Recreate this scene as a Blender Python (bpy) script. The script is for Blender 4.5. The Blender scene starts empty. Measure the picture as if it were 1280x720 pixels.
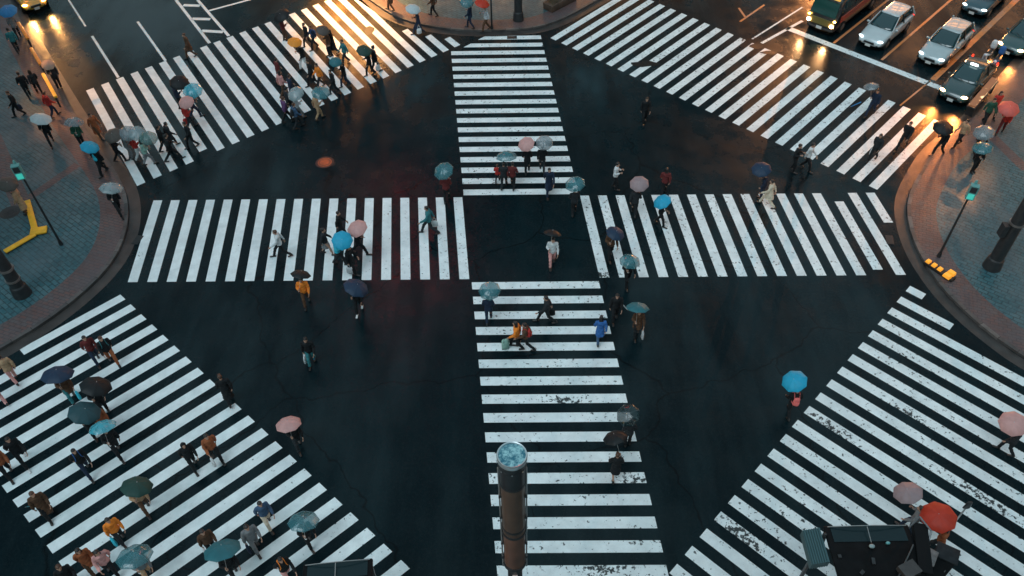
import bpy, bmesh, math, random
from mathutils import Vector, Matrix
random.seed(7)
sc = bpy.context.scene
COL = sc.collection
R = math.radians

# ------------------------------------------------------------------ camera
CF, CT, CY, CR, CH, CX0, CY0 = 1021.636, 0.811639, -0.0173831, -0.0214327, 26.8777, 0.0, -32.2538
ct, st, cw, sw = math.cos(CT), math.sin(CT), math.cos(CY), math.sin(CY)
FW = Vector((sw*ct, cw*ct, -st)); RT0 = Vector((cw, -sw, 0)); UP0 = RT0.cross(FW)
RT = RT0*math.cos(CR) + UP0*math.sin(CR); UP = -RT0*math.sin(CR) + UP0*math.cos(CR)
CP = Vector((CX0, CY0, CH))
cam = bpy.data.cameras.new('camera'); camo = bpy.data.objects.new('camera', cam); COL.objects.link(camo)
M = Matrix((RT, UP, -FW)).transposed().to_4x4(); M.translation = CP
camo.matrix_world = M
cam.sensor_width = 36; cam.lens = CF/1280*36; cam.clip_end = 600; cam.clip_start = 0.1
sc.camera = camo

def G(px, py, h=0.0):
    """the point at height h that stands at this place of the plan (surveyed from the photograph)"""
    d = FW + RT*((px-640)/CF) - UP*((py-360)/CF)
    return CP + d*((h-CP.z)/d.z)

# ------------------------------------------------------------------ world, sun, exposure
w = bpy.data.worlds.new('World'); sc.world = w; w.use_nodes = True
nt = w.node_tree; bg = nt.nodes['Background']
sky = nt.nodes.new('ShaderNodeTexSky'); sky.sky_type = 'NISHITA'; sky.sun_disc = False
sky.sun_elevation = R(9); sky.sun_rotation = R(250); sky.air_density = 1.4; sky.dust_density = 2.0; sky.ozone_density = 3.0
tint = nt.nodes.new('ShaderNodeMix'); tint.data_type = 'RGBA'; tint.blend_type = 'MIX'
tint.inputs['Factor'].default_value = 0.72
tint.inputs['B'].default_value = (1.60, 2.26, 2.38, 1)
nt.links.new(sky.outputs[0], tint.inputs['A']); nt.links.new(tint.outputs['Result'], bg.inputs['Color'])
bg.inputs['Strength'].default_value = 0.15
sun = bpy.data.lights.new('sun', 'SUN'); sun.energy = 0.5; sun.angle = R(30); sun.color = (0.8, 0.93, 1.0)
suno = bpy.data.objects.new('sun', sun); COL.objects.link(suno)
suno.rotation_euler = (R(28), R(-12), R(-20))
sc.view_settings.view_transform = 'Standard'; sc.view_settings.look = 'None'
sc.view_settings.exposure = 1.18; sc.view_settings.gamma = 1
try: sc.cycles.use_denoising = True; sc.cycles.max_bounces = 6; sc.cycles.transparent_max_bounces = 12
except Exception: pass

# ------------------------------------------------------------------ materials
MATS = {}
def srgb(c): return tuple((x/12.92 if x <= .04045 else ((x+.055)/1.055)**2.4) for x in c)
def mat(name, col, rough=.6, metal=0., spec=.5, var=.0, vscale=8., emit=None, estr=0., alpha=1., coat=0., bump=0., bscale=60.):
    if name in MATS: return MATS[name]
    m = bpy.data.materials.new(name); m.use_nodes = True; n = m.node_tree; p = n.nodes['Principled BSDF']
    p.inputs['Base Color'].default_value = (*col, 1); p.inputs['Roughness'].default_value = rough
    p.inputs['Metallic'].default_value = metal; p.inputs['Specular IOR Level'].default_value = spec
    p.inputs['Coat Weight'].default_value = coat; p.inputs['Alpha'].default_value = alpha
    tc = n.nodes.new('ShaderNodeTexCoord')
    if var > 0:
        nz = n.nodes.new('ShaderNodeTexNoise'); nz.inputs['Scale'].default_value = vscale; nz.inputs['Detail'].default_value = 5
        n.links.new(tc.outputs['Object'], nz.inputs['Vector'])
        mr = n.nodes.new('ShaderNodeMapRange'); mr.inputs[1].default_value = .3; mr.inputs[2].default_value = .7
        mr.inputs[3].default_value = 1-var; mr.inputs[4].default_value = 1+var
        n.links.new(nz.outputs[0], mr.inputs[0])
        mx = n.nodes.new('ShaderNodeVectorMath'); mx.operation = 'SCALE'; mx.inputs[0].default_value = col
        n.links.new(mr.outputs[0], mx.inputs['Scale']); n.links.new(mx.outputs[0], p.inputs['Base Color'])
    if bump > 0:
        nb = n.nodes.new('ShaderNodeTexNoise'); nb.inputs['Scale'].default_value = bscale; nb.inputs['Detail'].default_value = 4
        n.links.new(tc.outputs['Object'], nb.inputs['Vector'])
        b = n.nodes.new('ShaderNodeBump'); b.inputs['Strength'].default_value = bump; b.inputs['Distance'].default_value = .02
        n.links.new(nb.outputs[0], b.inputs['Height']); n.links.new(b.outputs[0], p.inputs['Normal'])
    if emit: p.inputs['Emission Color'].default_value = (*emit, 1); p.inputs['Emission Strength'].default_value = estr
    MATS[name] = m; return m

def N(n, t, **k):
    x = n.nodes.new(t)
    for a, b in k.items(): setattr(x, a, b)
    return x
def noise(n, vec, scale, detail=4, rough=.55):
    z = N(n, 'ShaderNodeTexNoise'); z.inputs['Scale'].default_value = scale; z.inputs['Detail'].default_value = detail
    z.inputs['Roughness'].default_value = rough; n.links.new(vec, z.inputs['Vector']); return z.outputs[0]
def mrange(n, v, a, b, c, d, smooth=False):
    m = N(n, 'ShaderNodeMapRange')
    if smooth: m.interpolation_type = 'SMOOTHSTEP'
    for i, x in enumerate((a, b, c, d)): m.inputs[i+1].default_value = x
    n.links.new(v, m.inputs[0]); return m.outputs[0]
def mixc(n, f, a, b):
    m = N(n, 'ShaderNodeMix', data_type='RGBA')
    for k, v in (('Factor', f), ('A', a), ('B', b)):
        if isinstance(v, (tuple, float, int)): m.inputs[k].default_value = (*v, 1) if isinstance(v, tuple) else v
        else: n.links.new(v, m.inputs[k])
    return m.outputs['Result']
def mathn(n, op, a, b=None):
    m = N(n, 'ShaderNodeMath', operation=op)
    for i, v in enumerate((a, b)):
        if v is None: continue
        if isinstance(v, (float, int)): m.inputs[i].default_value = v
        else: n.links.new(v, m.inputs[i])
    return m.outputs[0]

def asphalt_mat():
    m = bpy.data.materials.new('wet_asphalt'); m.use_nodes = True; n = m.node_tree; p = n.nodes['Principled BSDF']
    tc = N(n, 'ShaderNodeTexCoord').outputs['Object']
    st = N(n, 'ShaderNodeMapping'); st.inputs['Scale'].default_value = (1, .22, 1); st.inputs['Rotation'].default_value = (0, 0, R(8)); n.links.new(tc, st.inputs['Vector'])
    big = noise(n, tc, .10, 4); mid = noise(n, tc, .9, 6, .65); fine = noise(n, tc, 38, 3); track = noise(n, st.outputs[0], .55, 5, .6); grit = noise(n, tc, 9, 6, .75)
    c = mixc(n, mrange(n, track, .38, .66, 0, 1), (.0004, .0055, .0080), (.0020, .0115, .0150))
    c = mixc(n, mrange(n, mid, .42, .76, 0, .6), c, (.0040, .0120, .0150))
    c = mixc(n, mrange(n, grit, .50, .74, 0, .55), c, (.016, .023, .025))
    c = mixc(n, mrange(n, fine, .5, .78, 0, .6), c, (.018, .028, .031))
    # sealed cracks and the outlines of old repairs
    vo = N(n, 'ShaderNodeTexVoronoi', feature='DISTANCE_TO_EDGE'); vo.inputs['Scale'].default_value = .13
    ws = N(n, 'ShaderNodeVectorMath', operation='MULTIPLY_ADD'); nc = N(n, 'ShaderNodeTexNoise'); nc.inputs['Scale'].default_value = .8; n.links.new(tc, nc.inputs['Vector'])
    n.links.new(nc.outputs['Color'], ws.inputs[0]); ws.inputs[1].default_value = (1.2,1.2,0); n.links.new(tc, ws.inputs[2]); n.links.new(ws.outputs[0], vo.inputs['Vector'])
    crack = mrange(n, vo.outputs['Distance'], .0, .007, 1, 0)
    c = mixc(n, mathn(n, 'MULTIPLY', crack, .75), c, (.0004, .0012, .0018))
    n.links.new(c, p.inputs['Base Color'])
    wet = mrange(n, mathn(n, 'ADD', big, mathn(n, 'MULTIPLY', track, .6)), .68, .95, 0, 1)      # standing film of water
    r = mathn(n, 'ADD', mrange(n, mid, .35, .65, -.04, .08), mrange(n, wet, 0, 1, .34, .15))
    n.links.new(r, p.inputs['Roughness'])
    n.links.new(mrange(n, wet, 0, 1, .07, .22), p.inputs['Specular IOR Level'])
    b = N(n, 'ShaderNodeBump'); n.links.new(mrange(n, wet, 0, 1, .42, .12), b.inputs['Strength']); b.inputs['Distance'].default_value = .01
    n.links.new(mathn(n, 'ADD', fine, mathn(n, 'MULTIPLY', grit, 1.5)), b.inputs['Height']); n.links.new(b.outputs[0], p.inputs['Normal'])
    return m
WEAR = []     # (x, y, radius along, radius across, angle): places where tyres have torn the paint off
def paint_mat(name='road_paint', col=(.76, .83, .84)):
    m = bpy.data.materials.new(name); m.use_nodes = True; n = m.node_tree; p = n.nodes['Principled BSDF']
    tc = N(n, 'ShaderNodeTexCoord').outputs['Object']
    big = noise(n, tc, .35, 3); chip = noise(n, tc, 6, 6, .6); chip2 = noise(n, tc, 13, 5, .7); grime = noise(n, tc, 2.2, 6, .6)
    # general chips
    v = mathn(n, 'ADD', chip, mathn(n, 'MULTIPLY', chip2, .42))
    v = mathn(n, 'ADD', v, mathn(n, 'MULTIPLY', big, .22))
    extra = None
    for (x, y, a, b, ang) in WEAR:
        mp = N(n, 'ShaderNodeMapping', vector_type='TEXTURE')
        mp.inputs['Location'].default_value = (x, y, 0); mp.inputs['Rotation'].default_value = (0, 0, R(ang))
        mp.inputs['Scale'].default_value = (a, b, 1)
        n.links.new(tc, mp.inputs['Vector'])
        ln = N(n, 'ShaderNodeVectorMath', operation='LENGTH'); n.links.new(mp.outputs[0], ln.inputs[0])
        e = mrange(n, ln.outputs['Value'], .1, 1.0, .17, 0)
        extra = e if extra is None else mathn(n, 'MAXIMUM', extra, e)
    if extra is not None: v = mathn(n, 'ADD', v, extra)
    sx = N(n, 'ShaderNodeSeparateXYZ'); n.links.new(tc, sx.inputs[0])       # the left hand crossings were painted later and are less chipped
    v = mathn(n, 'ADD', v, mrange(n, sx.outputs[0], -13, -3, -.11, .0))
    mask = mrange(n, v, .935, .985, 0, 1)
    tyre = noise(n, tc, .75, 4, .6); scuff = noise(n, tc, 22, 4, .8)
    c = mixc(n, mrange(n, grime, .35, .75, 0, .5), col, tuple(x*.58 for x in col))
    c = mixc(n, mrange(n, tyre, .42, .72, 0, .36), c, (.30, .37, .40))
    c = mixc(n, mrange(n, scuff, .58, .80, 0, .55), c, (.13, .17, .18))
    c = mixc(n, mask, c, (.02, .028, .03))
    n.links.new(c, p.inputs['Base Color'])
    n.links.new(mrange(n, grime, .3, .7, .4, .6), p.inputs['Roughness'])
    b = N(n, 'ShaderNodeBump'); b.inputs['Strength'].default_value = .15; b.inputs['Distance'].default_value = .01
    n.links.new(chip2, b.inputs['Height']); n.links.new(b.outputs[0], p.inputs['Normal'])
    return m
def paver_mat(name, c1, c2, mortar, scale, rot, bw=.5):
    m = bpy.data.materials.new(name); m.use_nodes = True; n = m.node_tree; p = n.nodes['Principled BSDF']
    tc = N(n, 'ShaderNodeTexCoord').outputs['Object']
    mp = N(n, 'ShaderNodeMapping'); mp.inputs['Rotation'].default_value = (0, 0, R(rot)); n.links.new(tc, mp.inputs['Vector'])
    br = N(n, 'ShaderNodeTexBrick'); br.inputs['Scale'].default_value = scale
    br.inputs['Color1'].default_value = (*c1, 1); br.inputs['Color2'].default_value = (*c2, 1); br.inputs['Mortar'].default_value = (*mortar, 1)
    br.inputs['Mortar Size'].default_value = .03; br.inputs['Bias'].default_value = -.1; br.inputs['Brick Width'].default_value = bw; br.inputs['Row Height'].default_value = .25
    n.links.new(mp.outputs[0], br.inputs['Vector'])
    g = noise(n, tc, .55, 5, .6); g2 = noise(n, tc, 5, 4)
    c = mixc(n, mrange(n, g, .38, .68, 0, .6), br.outputs['Color'], tuple(x*.5 for x in c1))
    c = mixc(n, mrange(n, g2, .4, .8, 0, .4), c, tuple(min(1, x*1.5) for x in c2))
    g3 = noise(n, tc, .25, 3); c = mixc(n, mrange(n, g3, .42, .62, 0, .55), c, tuple(x*.62+.02 for x in (c2[0]*1.1, c2[1]*.85, c2[2]*.9)))
    n.links.new(c, p.inputs['Base Color'])
    n.links.new(mrange(n, g, .35, .65, .3, .55), p.inputs['Roughness'])
    p.inputs['Specular IOR Level'].default_value = .4
    b = N(n, 'ShaderNodeBump'); b.inputs['Strength'].default_value = .35; b.inputs['Distance'].default_value = .01
    n.links.new(mathn(n, 'SUBTRACT', g2, br.outputs['Fac']), b.inputs['Height']); n.links.new(b.outputs[0], p.inputs['Normal'])
    return m

# ------------------------------------------------------------------ mesh helper
class MB:
    def __init__(s): s.v = []; s.f = []; s.mi = []; s.cur = 0
    def add(s, vs, fs):
        o = len(s.v); s.v += [tuple(v) for v in vs]; s.f += [tuple(i+o for i in f) for f in fs]; s.mi += [s.cur]*len(fs)
    def box(s, c, d, rz=0., taper=1., rot=None):
        cx, cy, cz = c; x, y, z = d[0]/2, d[1]/2, d[2]/2
        P = [(-x,-y,-z),(x,-y,-z),(x,y,-z),(-x,y,-z),(-x*taper,-y*taper,z),(x*taper,-y*taper,z),(x*taper,y*taper,z),(-x*taper,y*taper,z)]
        m = rot if rot else Matrix.Rotation(rz, 3, 'Z')
        s.add([m @ Vector(p) + Vector(c) for p in P], [(3,2,1,0),(4,5,6,7),(0,1,5,4),(1,2,6,5),(2,3,7,6),(3,0,4,7)])
    def cone(s, a, b, ra, rb, n=10, side=None, cap=True, rounded=0):
        """tapered tube a->b; ra, rb number or (rx, ry) with rx along side"""
        a, b = Vector(a), Vector(b); d = (b-a).normalized()
        sd = Vector(side) if side else (Vector((1,0,0)) if abs(d.x) < .9 else Vector((0,1,0)))
        u = (sd - d*sd.dot(d)).normalized(); v = d.cross(u)
        ra = ra if isinstance(ra, tuple) else (ra, ra); rb = rb if isinstance(rb, tuple) else (rb, rb)
        rings = []
        if rounded:
            for i in range(rounded, 0, -1):
                t = i/rounded*math.pi/2*.94; rings.append((a - d*(min(ra)*math.sin(t)), (ra[0]*math.cos(t), ra[1]*math.cos(t))))
        rings.append((a, ra)); rings.append((b, rb))
        if rounded:
            for i in range(1, rounded+1):
                t = i/rounded*math.pi/2*.94; rings.append((b + d*(min(rb)*math.sin(t)), (rb[0]*math.cos(t), rb[1]*math.cos(t))))
        vs = []
        for c, (rx, ry) in rings:
            for k in range(n):
                t = 2*math.pi*k/n; vs.append(c + u*(rx*math.cos(t)) + v*(ry*math.sin(t)))
        fs = [(r*n+k, r*n+(k+1)%n, (r+1)*n+(k+1)%n, (r+1)*n+k) for r in range(len(rings)-1) for k in range(n)]
        if cap or rounded:
            fs.append(tuple(range(n-1, -1, -1))); L = (len(rings)-1)*n; fs.append(tuple(range(L, L+n)))
        s.add(vs, fs)
    def ell(s, c, r, nu=12, nv=8, rot=None):
        c = Vector(c); vs = [Vector((0,0,-r[2]))]
        for j in range(1, nv):
            p = -math.pi/2 + math.pi*j/nv
            for i in range(nu):
                t = 2*math.pi*i/nu; vs.append(Vector((r[0]*math.cos(p)*math.cos(t), r[1]*math.cos(p)*math.sin(t), r[2]*math.sin(p))))
        vs.append(Vector((0,0,r[2])))
        if rot: vs = [rot @ v for v in vs]
        fs = [(0, 1+(i+1)%nu, 1+i) for i in range(nu)]
        for j in range(nv-2):
            for i in range(nu):
                a = 1+j*nu; fs.append((a+i, a+(i+1)%nu, a+nu+(i+1)%nu, a+nu+i))
        L = len(vs)-1; a = 1+(nv-2)*nu
        fs += [(a+i, a+(i+1)%nu, L) for i in range(nu)]
        s.add([v+c for v in vs], fs)
    def tube(s, pts, r, n=8):
        for a, b in zip(pts[:-1], pts[1:]): s.cone(a, b, r, r, n, rounded=1)
    def prism(s, poly, z0, z1):
        n = len(poly); vs = [(x, y, z0) for x, y in poly] + [(x, y, z1) for x, y in poly]
        s.add(vs, [tuple(range(n-1, -1, -1)), tuple(range(n, 2*n))] + [(i, (i+1) % n, n+(i+1) % n, n+i) for i in range(n)])
    def loft(s, secs, close=True):
        n = len(secs[0]); vs = [p for q in secs for p in q]
        fs = [(r*n+k, r*n+(k+1)%n, (r+1)*n+(k+1)%n, (r+1)*n+k) for r in range(len(secs)-1) for k in range(n)]
        if close: fs.append(tuple(range(n-1, -1, -1))); L = (len(secs)-1)*n; fs.append(tuple(range(L, L+n)))
        s.add(vs, fs)
    def mesh(s, name, smooth=True):
        me = bpy.data.meshes.new(name); me.from_pydata(s.v, [], s.f); me.validate()
        if smooth:
            for p in me.polygons: p.use_smooth = True
            try: me.set_sharp_from_angle(angle=R(38))
            except Exception: pass
        return me
    def build(s, name, m=None, parent=None, smooth=True):
        return link(name, s.mesh(name, smooth), m, parent)
def link(name, me, m=None, parent=None):
    o = bpy.data.objects.new(name, me); COL.objects.link(o)
    if m:
        if not me.materials: me.materials.append(m)
        o.material_slots[0].link = 'OBJECT'; o.material_slots[0].material = m
    if parent: o.parent = parent
    return o
def structure(o): o['kind'] = 'structure'; return o
def tag(o, label, cat, group=None):
    o['label'] = label; o['category'] = cat
    if group: o['group'] = group
    return o
def empty(name, loc, rz=0.):
    o = bpy.data.objects.new(name, None); o.empty_display_size = .2; COL.objects.link(o)
    o.location = loc; o.rotation_euler = (0, 0, rz); return o
def fix_normals(me):
    bm = bmesh.new(); bm.from_mesh(me); bmesh.ops.recalc_face_normals(bm, faces=bm.faces); bm.to_mesh(me); bm.free(); return me
def modded(mb, name, mods):
    me = mb.mesh(name, False); o = bpy.data.objects.new('tmp', me); COL.objects.link(o)
    for t, kw in mods:
        md = o.modifiers.new(t, t)
        for k, v in kw.items(): setattr(md, k, v)
    dg = bpy.context.evaluated_depsgraph_get(); dg.update()
    r = bpy.data.meshes.new_from_object(o.evaluated_get(dg)); r.name = name
    bpy.data.objects.remove(o)
    for p in r.polygons: p.use_smooth = True
    return r

# ------------------------------------------------------------------ ground, pavements
ASPH = asphalt_mat()
for px, py, a, b, ang in [(1135,520,1.3,.45,-43),(1040,535,1.6,.4,-43),(925,668,1.5,.45,-43),(1225,620,2.2,.45,-43),(700,500,1.2,.35,0),
                          (790,600,1.0,.5,0),(755,345,.5,1.2,-80),(800,670,1.3,.5,0),(750,710,1.8,.4,0),(175,320,.3,.9,-10),(1120,275,.4,.6,0),(935,50,1,.7,45)]:
    g = G(px, py); WEAR.append((g.x, g.y, a, b, ang))
PAINT = paint_mat()
ORANGE = paint_mat('orange_road_paint', (.62, .2, .045))
gr = MB(); gr.add([(-260,-200,0),(260,-200,0),(260,300,0),(-260,300,0)], [(0,1,2,3)])
structure(gr.build('road', ASPH))

KW = [(-40,28),(-36.5,23),(-34.9,20.6),(-32.7,17.3),(-30.9,14.7),(-29.2,12.3),(-27.2,9.5),(-25.4,7.0),(-24.0,5.2),(-22.7,3.6),(-21.6,2.2),(-20.6,.8),(-19.8,-.8),(-19.3,-2.5),(-19.15,-4.2),(-19.4,-5.7),(-19.9,-6.9),(-20.5,-8.0),(-21.2,-9.0),(-22.3,-10.2),(-25,-13),(-33,-21),(-60,-48)]
KN = [(-45,58),(-20,32.5),(-11,21.4),(-9.6,19.6),(-8.4,18.2),(-7.3,17.35),(-6.0,16.75),(-4.6,16.3),(-2.9,16.05),(-1.2,16.0),(.6,16.2),(1.7,16.6),(2.8,17.4),(3.8,18.35),(4.9,19.5),(8,22.8),(20,35.5),(45,62)]
KE = [(60,44),(34,15.5),(30.6,11.9),(29.4,10.6),(27.6,8.5),(25.8,6.6),(24.7,5.4),(23.6,4.4),(22.4,3.4),(21.3,2.2),(20.4,.9),(19.6,-.3),(19.05,-1.4),(18.75,-2.5),(18.55,-3.7),(18.5,-5.0),(18.65,-6.4),(18.9,-7.6),(19.4,-8.9),(20.0,-10.0),(20.7,-11.1),(24,-14.5),(40,-31),(60,-52)]
KS = [(45,-66),(25,-44),(12,-30.5),(8.5,-27),(6,-24.6),(4,-23.2),(2,-22.5),(0,-22.3),(-2,-22.5),(-4,-23.0),(-6.5,-24.4),(-9.5,-27),(-14,-31.5),(-25,-43),(-45,-64)]
def offs(pl, d):
    out = []
    for i, p in enumerate(pl):
        a = Vector(pl[max(i-1, 0)]); b = Vector(pl[min(i+1, len(pl)-1)]); t = (b-a).normalized()
        out.append((p[0]-t.y*d, p[1]+t.x*d))
    return out
def smooth_pl(pl):
    for _ in range(2):
        q = [pl[0]]
        for a, b in zip(pl[:-1], pl[1:]):
            q += [(a[0]*.75+b[0]*.25, a[1]*.75+b[1]*.25), (a[0]*.25+b[0]*.75, a[1]*.25+b[1]*.75)]
        pl = q + [pl[-1]]
    return pl
def bar(mb, a, b, wd, z, ext=0):
    a, b = Vector((a[0], a[1])), Vector((b[0], b[1])); d = (b-a).normalized(); p = Vector((-d.y, d.x))*wd/2
    a -= d*ext; b += d*ext
    mb.add([(*(a-p), z), (*(b-p), z), (*(b+p), z), (*(a+p), z)], [(0,1,2,3)])
def strip(name, a, b, z, m, skirt=None):
    mb = MB(); n = len(a); mb.add([(x, y, z) for x, y in a]+[(x, y, z) for x, y in b], [(i, i+1, n+i+1, n+i) for i in range(n-1)])
    if skirt is not None:
        mb.add([(x, y, skirt) for x, y in a]+[(x, y, z) for x, y in a], [(i, i+1, n+i+1, n+i) for i in range(n-1)])
    me = mb.mesh(name, False); fix_normals(me); return structure(link(name, me, m))
PAV = paver_mat('teal_pavers', (.020,.098,.120), (.068,.142,.160), (.010,.028,.034), 1.15, 38)
PAVB = paver_mat('pink_brown_band_pavers', (.14,.070,.062), (.085,.082,.088), (.045,.04,.042), 1.5, 20)
KERB = mat('kerb_stone', (.075,.068,.066), .5, var=.3, vscale=2)
KERB2 = mat('kerb_stone_dark', (.055,.052,.052), .5, var=.3, vscale=3); KERB3 = mat('kerb_stone_light', (.10,.092,.088), .5, var=.3, vscale=3); JOINT = mat('kerb_joint', (.012,.012,.013), .7)
GUT = mat('gutter_concrete', (.038,.032,.030), .42, var=.4, vscale=1.5, bump=.3)
for nm, K, sgn, far in (('west', KW, -1, [(-90,-48),(-90,28)]), ('north', KN, 1, [(45,90),(-45,90)]), ('east', KE, 1, [(90,-52),(90,44)]), ('south', KS, -1, [(-45,-90),(45,-90)])):
    # sgn: side on which the pavement lies along the polyline direction
    K = smooth_pl(K); s = -1 if nm == 'west' else (1 if nm == 'north' else (1 if nm == 'east' else -1))
    cx = sum(p[0] for p in far)/len(far); cy = sum(p[1] for p in far)/len(far)
    mid = K[len(K)//2]; t = offs(K, 1.0)[len(K)//2]
    s = 1 if (t[0]-mid[0])*(cx-mid[0])+(t[1]-mid[1])*(cy-mid[1]) > 0 else -1
    strip('gutter_'+nm, offs(K, -s*.55), K, .004, GUT)
    q = [Vector(K[0])]
    for b_ in K[1:]:
        while (Vector(b_)-q[-1]).length > .9: q.append(q[-1]+(Vector(b_)-q[-1]).normalized()*.9)
    KK = [tuple(v) for v in q]; ko = strip('kerb_'+nm, KK, offs(KK, s*.18), .13, KERB, skirt=0); ko.data.materials.append(KERB2); ko.data.materials.append(KERB3); rk = random.Random(5)
    nk = len(KK)-1; pick = [rk.choice((0,0,1,2)) for _ in range(nk)]
    for pi, pl in enumerate(ko.data.polygons): pl.material_index = pick[pi % nk]
    jm = MB()
    for a_, b_ in zip(KK, offs(KK, s*.18)): bar(jm, a_, b_, .025, .1325)
    structure(jm.build('kerb_joints_'+nm, JOINT, smooth=False))
    inner = offs(K, s*.18); band = offs(K, s*1.35)
    strip('paver_band_'+nm, inner, band, .128, PAVB)
    poly = band + far
    mb = MB(); mb.add([(x, y, .126) for x, y in poly], [tuple(range(len(poly)))])
    me = mb.mesh('pavement_'+nm, False); bm = bmesh.new(); bm.from_mesh(me); bmesh.ops.triangulate(bm, faces=bm.faces); bmesh.ops.recalc_face_normals(bm, faces=bm.faces)
    for f in bm.faces:
        if f.normal.z < 0: f.normal_flip()
    bm.to_mesh(me); bm.free()
    structure(link('pavement_'+nm, me, PAV))
# a second paver band running across the west pavement
a, b = G(-40, 300), G(102, 190)
mb = MB(); bar(mb, G(20, 262), G(98, 208), .5, .131); bar(mb, G(-10,170), G(30,262), .9, .134); bar(mb, G(1282,215), G(1215,150), .6, .131)
structure(mb.build('paver_band_crossing', PAVB, smooth=False))

# ------------------------------------------------------------------ crosswalk markings
SK = -0.0992; PP = .9; Z = .004
def quad(mb, *p): mb.add([(q[0], q[1], Z) for q in p], [(0,1,2,3)])
def skx(x, y): return (x+SK*y, y)
mb = MB()
for k in range(1, 19):
    y = -PP*(k-18); xl = -2.94 if k > 2 else (G(597,48).x-SK*y if k == 1 else G(579,57).x-SK*y)
    quad(mb, skx(xl, y-.225), skx(2.89, y-.225), skx(2.89, y+.225), skx(xl + (.5 if k < 3 else 0), y+.225))
structure(mb.build('crosswalk_far', PAINT, smooth=False))
mb = MB()
for k in range(1, 18):
    y = -6.6-PP*(k-1); quad(mb, skx(-2.92, y-.225), skx(2.88, y-.225), skx(2.88, y+.225), skx(-2.92, y+.225))
structure(mb.build('crosswalk_near', PAINT, smooth=False))
def skq(mb, x, y0, y1): quad(mb, (x-.225+SK*y0, y0), (x+.225+SK*y0, y0), (x+.225+SK*y1, y1), (x-.225+SK*y1, y1))
mb = MB()
for k in range(1, 19): skq(mb, -3.24-PP*(k-1), -6.17, -.38)
structure(mb.build('crosswalk_left', PAINT, smooth=False))
mb = MB()
for k in range(1, 17):
    y1 = -.35 if k != 15 else -1.0
    skq(mb, 3.18+PP*(k-1), -6.15 if k < 15 or k == 16 else -5.8, y1)
skq(mb, 3.18+PP*16, -2.6, -.35)
structure(mb.build('crosswalk_right', PAINT, smooth=False))
def dstripe(mb, a, b, step, hw=.225):
    """stripe from a to b, ends cut along the crosswalk's edge direction `step`"""
    a, b = Vector(a[:2]), Vector(b[:2]); u = Vector(step).normalized(); d = (b-a).normalized()
    k = hw/abs(d.x*u.y-d.y*u.x)
    quad(mb, a-u*k, a+u*k, b+u*k, b-u*k)
mb = MB()
for k in range(24):
    a = (-19.77+k*.689, .93+k*.583); b = (-25.7+k*.696, 9.92+k*.591)
    if k == 4: a = G(254, 188)
    if k == 21: b = G(506, 37.5)
    if k == 22: b = G(535, 44.5)
    if k == 23: b = G(559, 47.5)
    dstripe(mb, a, b, (.69, .585))
structure(mb.build('crosswalk_left_far', PAINT, smooth=False))
mb = MB()
for k in range(25):
    a = (2.13+k*.656, 15.03-k*.625); b = (13.49+(k-9)*.647, 15.43-(k-9)*.645)
    dstripe(mb, a, b, (.65, -.635))
structure(mb.build('crosswalk_right_far', PAINT, smooth=False))
mb = MB()
for k in range(23):
    a = (-18.07+k*.666, -7.1-k*.605); b = (-19.27+(k-7)*.656, -16.83-(k-7)*.594)
    if k < 1: b = (b[0]+2.5, b[1]+2.4)
    dstripe(mb, a, b, (.66, -.6))
structure(mb.build('crosswalk_left_near', PAINT, smooth=False))
mb = MB()
for k in range(22):
    a = Vector((17.32-k*.612, -7.0-k*.65)); L = 9.6
    if k == 0: L = (G(1155,370.8).xy-a).length
    if k == 1: L = (G(1189.3,409.2).xy-a).length
    if k == 2: L = 5.8
    if k == 3: L = 8.3
    b = a + Vector((math.cos(R(-43.6)), math.sin(R(-43.6))))*L
    dstripe(mb, a, b, (.612, .65))
structure(mb.build('crosswalk_right_near', PAINT, smooth=False))
# patches of newer asphalt laid over the paint
PATCH = mat('patch_asphalt', (.004,.010,.012), .4, spec=.15, var=.3, vscale=5, bump=.3, bscale=80)
mb = MB()
for px, py, w_, d_, an_ in [(806,80,1.5,.55,15),(945,58,.8,.5,45),(962,66,.9,.35,40),(462,38,.5,1.0,40)]:
    g_ = G(px, py); rr_ = random.Random(px); c_ = [(g_.x+math.cos(t)*w_/2*rr_.uniform(.75,1.2)*1.2, g_.y+math.sin(t)*d_/2*rr_.uniform(.75,1.2)*1.2) for t in [k*math.pi/5 for k in range(10)]]
    mb.add([(x, y, .008) for x, y in c_], [tuple(range(10))])
structure(mb.build('road_patches', PATCH, smooth=False))
# lane lines, stop line, hatched median
mb = MB()
for a, b, wd in [((115,45),(148,97),.16),((172,27),(207,76),.16),((84,-3),(107,33),.12),((220,0),(262,54),.2),((247,0),(286,45),.2),
                 ((229,6.5),(250,7.2),.32),((240,23.5),(263,24),.32),((252,38.5),(279,40),.32),((261,13.5),(318,-2),.2),
                 ((984,35),(1178,111),.5),((940,49),(1003,9),.12),((952,54),(1003,26),.2)]:
    bar(mb, G(*a), G(*b), wd, Z)
structure(mb.build('lane_markings', PAINT, smooth=False))
mb = MB()
d47 = Vector((math.cos(R(47)), math.sin(R(47)), 0))
for p, s, e, wd in [((1042,54),0,40,.16),((1102,75),0,40,.16),((1166,100),0,40,.34),((925,27),0,3,.14)]:
    g = G(*p); bar(mb, g+d47*s, g+d47*e, wd, Z)
g = G(932,22); bar(mb, g, g+Vector((-.2,1.3,0)), .14, Z)
bar(mb, G(1163,101), G(1125,132), .1, Z)
structure(mb.build('lane_markings_orange', ORANGE, smooth=False))

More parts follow.
